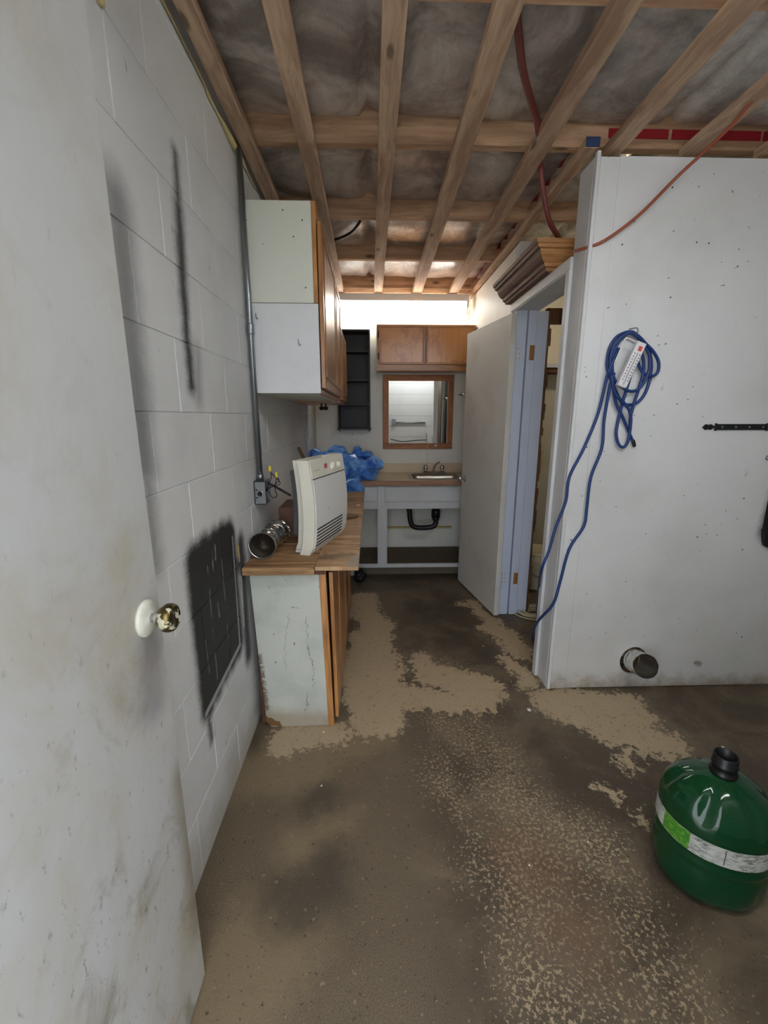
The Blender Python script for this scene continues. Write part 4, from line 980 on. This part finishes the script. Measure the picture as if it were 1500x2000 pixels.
box('knuckle_plate', (x1+.005, YP-.010, zc-.010), (x1+.10, YP-.001, zc+.010), M_bi, sh, .001)
for k in range(4): lathe('bolt', [(.005, 0), (.004, .003), (.001, .004)], frame((x0+.03+(x1-x0-.05)*k/3, YP-.007, zc), (0,-1,0)), M_steel, sh, 10)
e = PY(1499, 894, YP-.004); tag(tube('screw_eye', [(e.x+.008*math.cos(a), YP-.005, e.z+.009*math.sin(a)) for a in [2*math.pi*k/16 for k in range(16)]], .0028, M_steel, None, 6, closed=True), 'small steel ring eye screwed below the black strap hinge', 'ring')
lt = thing('black_bracket', 'black painted bracket with spray halo at the partition edge', 'bracket', tuple(PY(1495, 1060, YP)))
p1, p2, p3, p4 = PY(1500, 965, YP), PY(1489, 1030, YP), PY(1486, 1032, YP), PY(1486, 1055, YP)
prism('arm', [(p1.x+.004, YP-.016, p1.z), (p2.x, YP-.016, p2.z), (p2.x+.06, YP-.016, p2.z), (p1.x+.06, YP-.016, p1.z)], (0, .015, 0), M_bi, lt)
prism('pad', [(p3.x, YP-.02, p3.z), (p4.x-.001, YP-.02, p4.z), (p4.x+.008, YP-.02, p4.z-.022), (p4.x+.025, YP-.02, p4.z-.034), (p4.x+.07, YP-.02, p4.z-.034), (p3.x+.07, YP-.02, p3.z)], (0, .019, 0), M_bi, lt, .003)

# ------------------------------------------------------------------ hoses and cords at the ceiling
oc = [PY(1118, 491, 2.08), PY(1135, 487, 2.0), PY(1180, 470, 1.95), PY(1248, 420, 1.93), PY(1324, 344, 1.90), PY(1380, 292, 1.84), PY(1440, 232, 1.74), PY(1500, 154, 1.62), PY(1560, 70, 1.5), PY(1620, -60, 1.36)]
tag(tube('orange_cord', oc, .0062, plain('orange_cord', S(158,82,54), .45), None, 8, 6), 'thin orange cord drooping across the partition up to the ceiling', 'cord')
ho = [PZ(985, -60, 2.535), PZ(1005, 10, 2.53), PZ(1012, 60, 2.525), PZ(1022, 140, 2.52), PZ(1040, 205, 2.515), PZ(1049, 235, 2.50), PZ(1052, 262, 2.475), PZ(1054, 300, 2.470), PY(1055, 320, 2.13), PY(1060, 370, 2.17), PY(1072, 430, 2.22), PY(1090, 462, 2.30), PY(1096, 480, 2.34)]
tag(tube('red_hose', ho[:], .0125, plain('red_brown_hose', S(116,56,48), .5), None, 10, 5), 'reddish brown hose hanging from the ceiling joists behind the crown moulding', 'hose')
bc_ = [PZ(640, 470, 2.545), PZ(662, 466, 2.535), PZ(685, 455, 2.53), PZ(700, 438, 2.535), PZ(706, 425, 2.55)]
tag(tube('ceiling_cable', bc_, .009, M_cable, None, 8, 5), 'short black cable looping between the ceiling joists', 'cable')

# ------------------------------------------------------------------ green jug
jg = thing('water_jug', 'green plastic water jug with black neck and torn label on the floor', 'jug', (1.045, 1.04, 0))
JM = frame((1.045, 1.04, 0), (0,0,1), Vector((math.cos(math.radians(-20)), math.sin(math.radians(-20)), 0)))
t = NT('green_pet'); M_pet = t.fin(S(20,78,44), .12, 0, Transmission_Weight=.35, IOR=1.25, Coat_Weight=.6, Coat_Roughness=.06, Alpha=.93)
jprof = [(.02,.010),(.09,.002),(.118,.004),(.132,.016),(.139,.04),(.141,.075),(.140,.118),(.135,.128),(.141,.138),(.141,.150),(.136,.160),(.139,.170),(.139,.228),(.140,.238),(.139,.264),(.133,.290),(.121,.314),(.101,.337),(.074,.355),(.046,.366),(.032,.372)]
def jfn(r, z, a):
    sq = 1+.055*abs(math.cos(a))**3-.05*abs(math.sin(a))**6
    if z > .265:
        f = min(1, (z-.265)/.03)*min(1, max(0, (.372-z)/.05)); r -= .015*f*max(0, math.cos(6*a+.4))**2
    if z < .115: r -= .006*max(0, math.cos(8*a))*min(1, z/.05)
    k = 0 if z > .34 else 1
    return r*(1+(sq-1)*k)
lathe('body', jprof, JM, M_pet, jg, 72, True, False, jfn)
neck = [(.032,.372),(.035,.373),(.0355,.380),(.0315,.384),(.0315,.400),(.0335,.402),(.0335,.406),(.0315,.408),(.0315,.432),(.030,.434),(.0275,.433),(.0265,.37)]
lathe('neck', neck, JM, plain('black_plastic', S(20,20,22), .4), jg, 36, False, False)
def label_mat():
    t = NT('printed_label'); p = t.objc()
    w = t.noise(t.scale3(p, (60, 60, 420)), 1, 3, .7); b = t.mr(t.noise(p, 16, 2), .35, .6)
    col = t.mix(t.math('MULTIPLY', t.mr(w, .46, .56), b), S(206,208,200), S(116,116,110))
    tr_ = t.mr(t.noise(p, 30, 4, .7), .66, .72); return t.fin(t.mix(tr_, col, S(150,154,146)), .4)
def label_green():
    t = NT('green_label'); p = t.objc(); w = t.noise(t.scale3(p, (70, 70, 260)), 1, 3, .7)
    return t.fin(t.mix(t.mr(w, .52, .6, 0, .7), S(62,140,40), S(168,204,90)), .4)
def band(name, a0, a1, z0, z1, mat, off=.0012):
    bm = bmesh.new(); rows = []; N = max(4, int((a1-a0)/5))
    for k in range(N+1):
        a = math.radians(a0+(a1-a0)*k/N); col = []
        for z in (z0, (z0+z1)/2, z1):
            r = jfn(.1395, .2, a)+off; col.append(bm.verts.new(JM @ Vector((r*math.cos(a), r*math.sin(a), z))))
        rows.append(col)
    for A_, B_ in zip(rows, rows[1:]):
        for k in range(2): bm.faces.new((A_[k], B_[k], B_[k+1], A_[k+1]))
    return bm_obj(name, bm, mat, jg, True)
lm = label_mat(); band('label', 150, 520, .172, .232, lm)
band('label_panel', 196, 228, .174, .231, label_green(), .0018)
band('label_divider', 262, 263, .178, .228, plain('dark_print', S(70,72,68), .5), .0018)

# ------------------------------------------------------------------ small litter on the floor
bg = thing('black_bag', 'dark bag on the floor under the overhanging plywood board', 'bag', (-.09, 3.45, 0))
bm = bmesh.new(); cx = PZ(693, 1132, 0)
bmesh.ops.create_icosphere(bm, subdivisions=4, radius=1, matrix=Matrix.Translation((-.105, 3.52, .052)) @ Matrix.Diagonal((.06, .09, .055, 1)))
for v in bm.verts:
    n = (v.co-Vector((-.105, 3.52, .05))).normalized(); v.co += n*.014*mnoise.noise(v.co*28); v.co.z = max(.001, v.co.z); v.co.x = max(v.co.x, -.15)
bm_obj('sack', bm, plain('black_bag_plastic', S(26,26,30), .4), bg, True)
M_chip = plain('white_litter', S(218,214,204), .8)
for k, (u, v, s) in enumerate([(1033,1387,.011),(1378,1336,.012),(1034,1690,.004),(1148,1645,.005),(628,1535,.005),(1412,1460,.007),(632,1430,.006),(944,1262,.005),(1180,1300,.005),(655,1315,.005)]):
    c = PZ(u, v, 0); bm = bmesh.new(); n = 6
    lo = [bm.verts.new((c.x+s*random.uniform(.6,1.2)*math.cos(a), c.y+s*random.uniform(.6,1.2)*math.sin(a), .0005)) for a in [2*math.pi*i/n for i in range(n)]]
    hi = [bm.verts.new(Vector((c.x, c.y, 0)).lerp(Vector((w.co.x, w.co.y, 0)), .7)+Vector((0, 0, s*random.uniform(.3,.7)))) for w in lo]
    bm.faces.new(lo[::-1]); bm.faces.new(hi)
    for i in range(n): bm.faces.new((lo[i], lo[(i+1) % n], hi[(i+1) % n], hi[i]))
    lab = {0: 'large pale paint flake on the floor by the partition corner', 1: 'large pale paint crumb on the floor at the foot of the partition', 5: 'pale paint crumb on the floor behind the green jug',
           6: 'pale paint crumb on the floor at the foot of the chipped cabinet panel', 9: 'pale paint crumb on the floor beside the low cabinet doors', 7: 'tiny pale crumb on the floor before the open inner door'}.get(k, 'tiny pale paint flake lying out on the open concrete floor')
    tag(bm_obj('paint_flake', bm, M_chip), lab, 'flake', 'paint flakes scattered on the floor')
# rear wall fittings that the mirror shows
rf = thing('outlet_box', 'grey outlet box with horizontal conduit on the wall reflected in the mirror', 'outlet', (.5, -.02, 1.28))
box('box_body', (.40, -.018, 1.24), (.48, .03, 1.36), M_steel, rf, .003)
tube('pipe', [(.48, .0, 1.29), (.75, .0, 1.29), (1.05, .0, 1.29)], .013, M_steel, rf, 10)
for z, w in ((.95, 'upper'), (.80, 'lower')):
    tag(tube('wall_cable', [(.38, .005, z+.03), (.6, .005, z-.02), (.85, .005, z), (1.1, .005, z+.01)], .008, M_cable, None, 8, 5), w + ' black cable strung along the wall reflected in the mirror', 'cable', 'cables on the wall behind the camera')
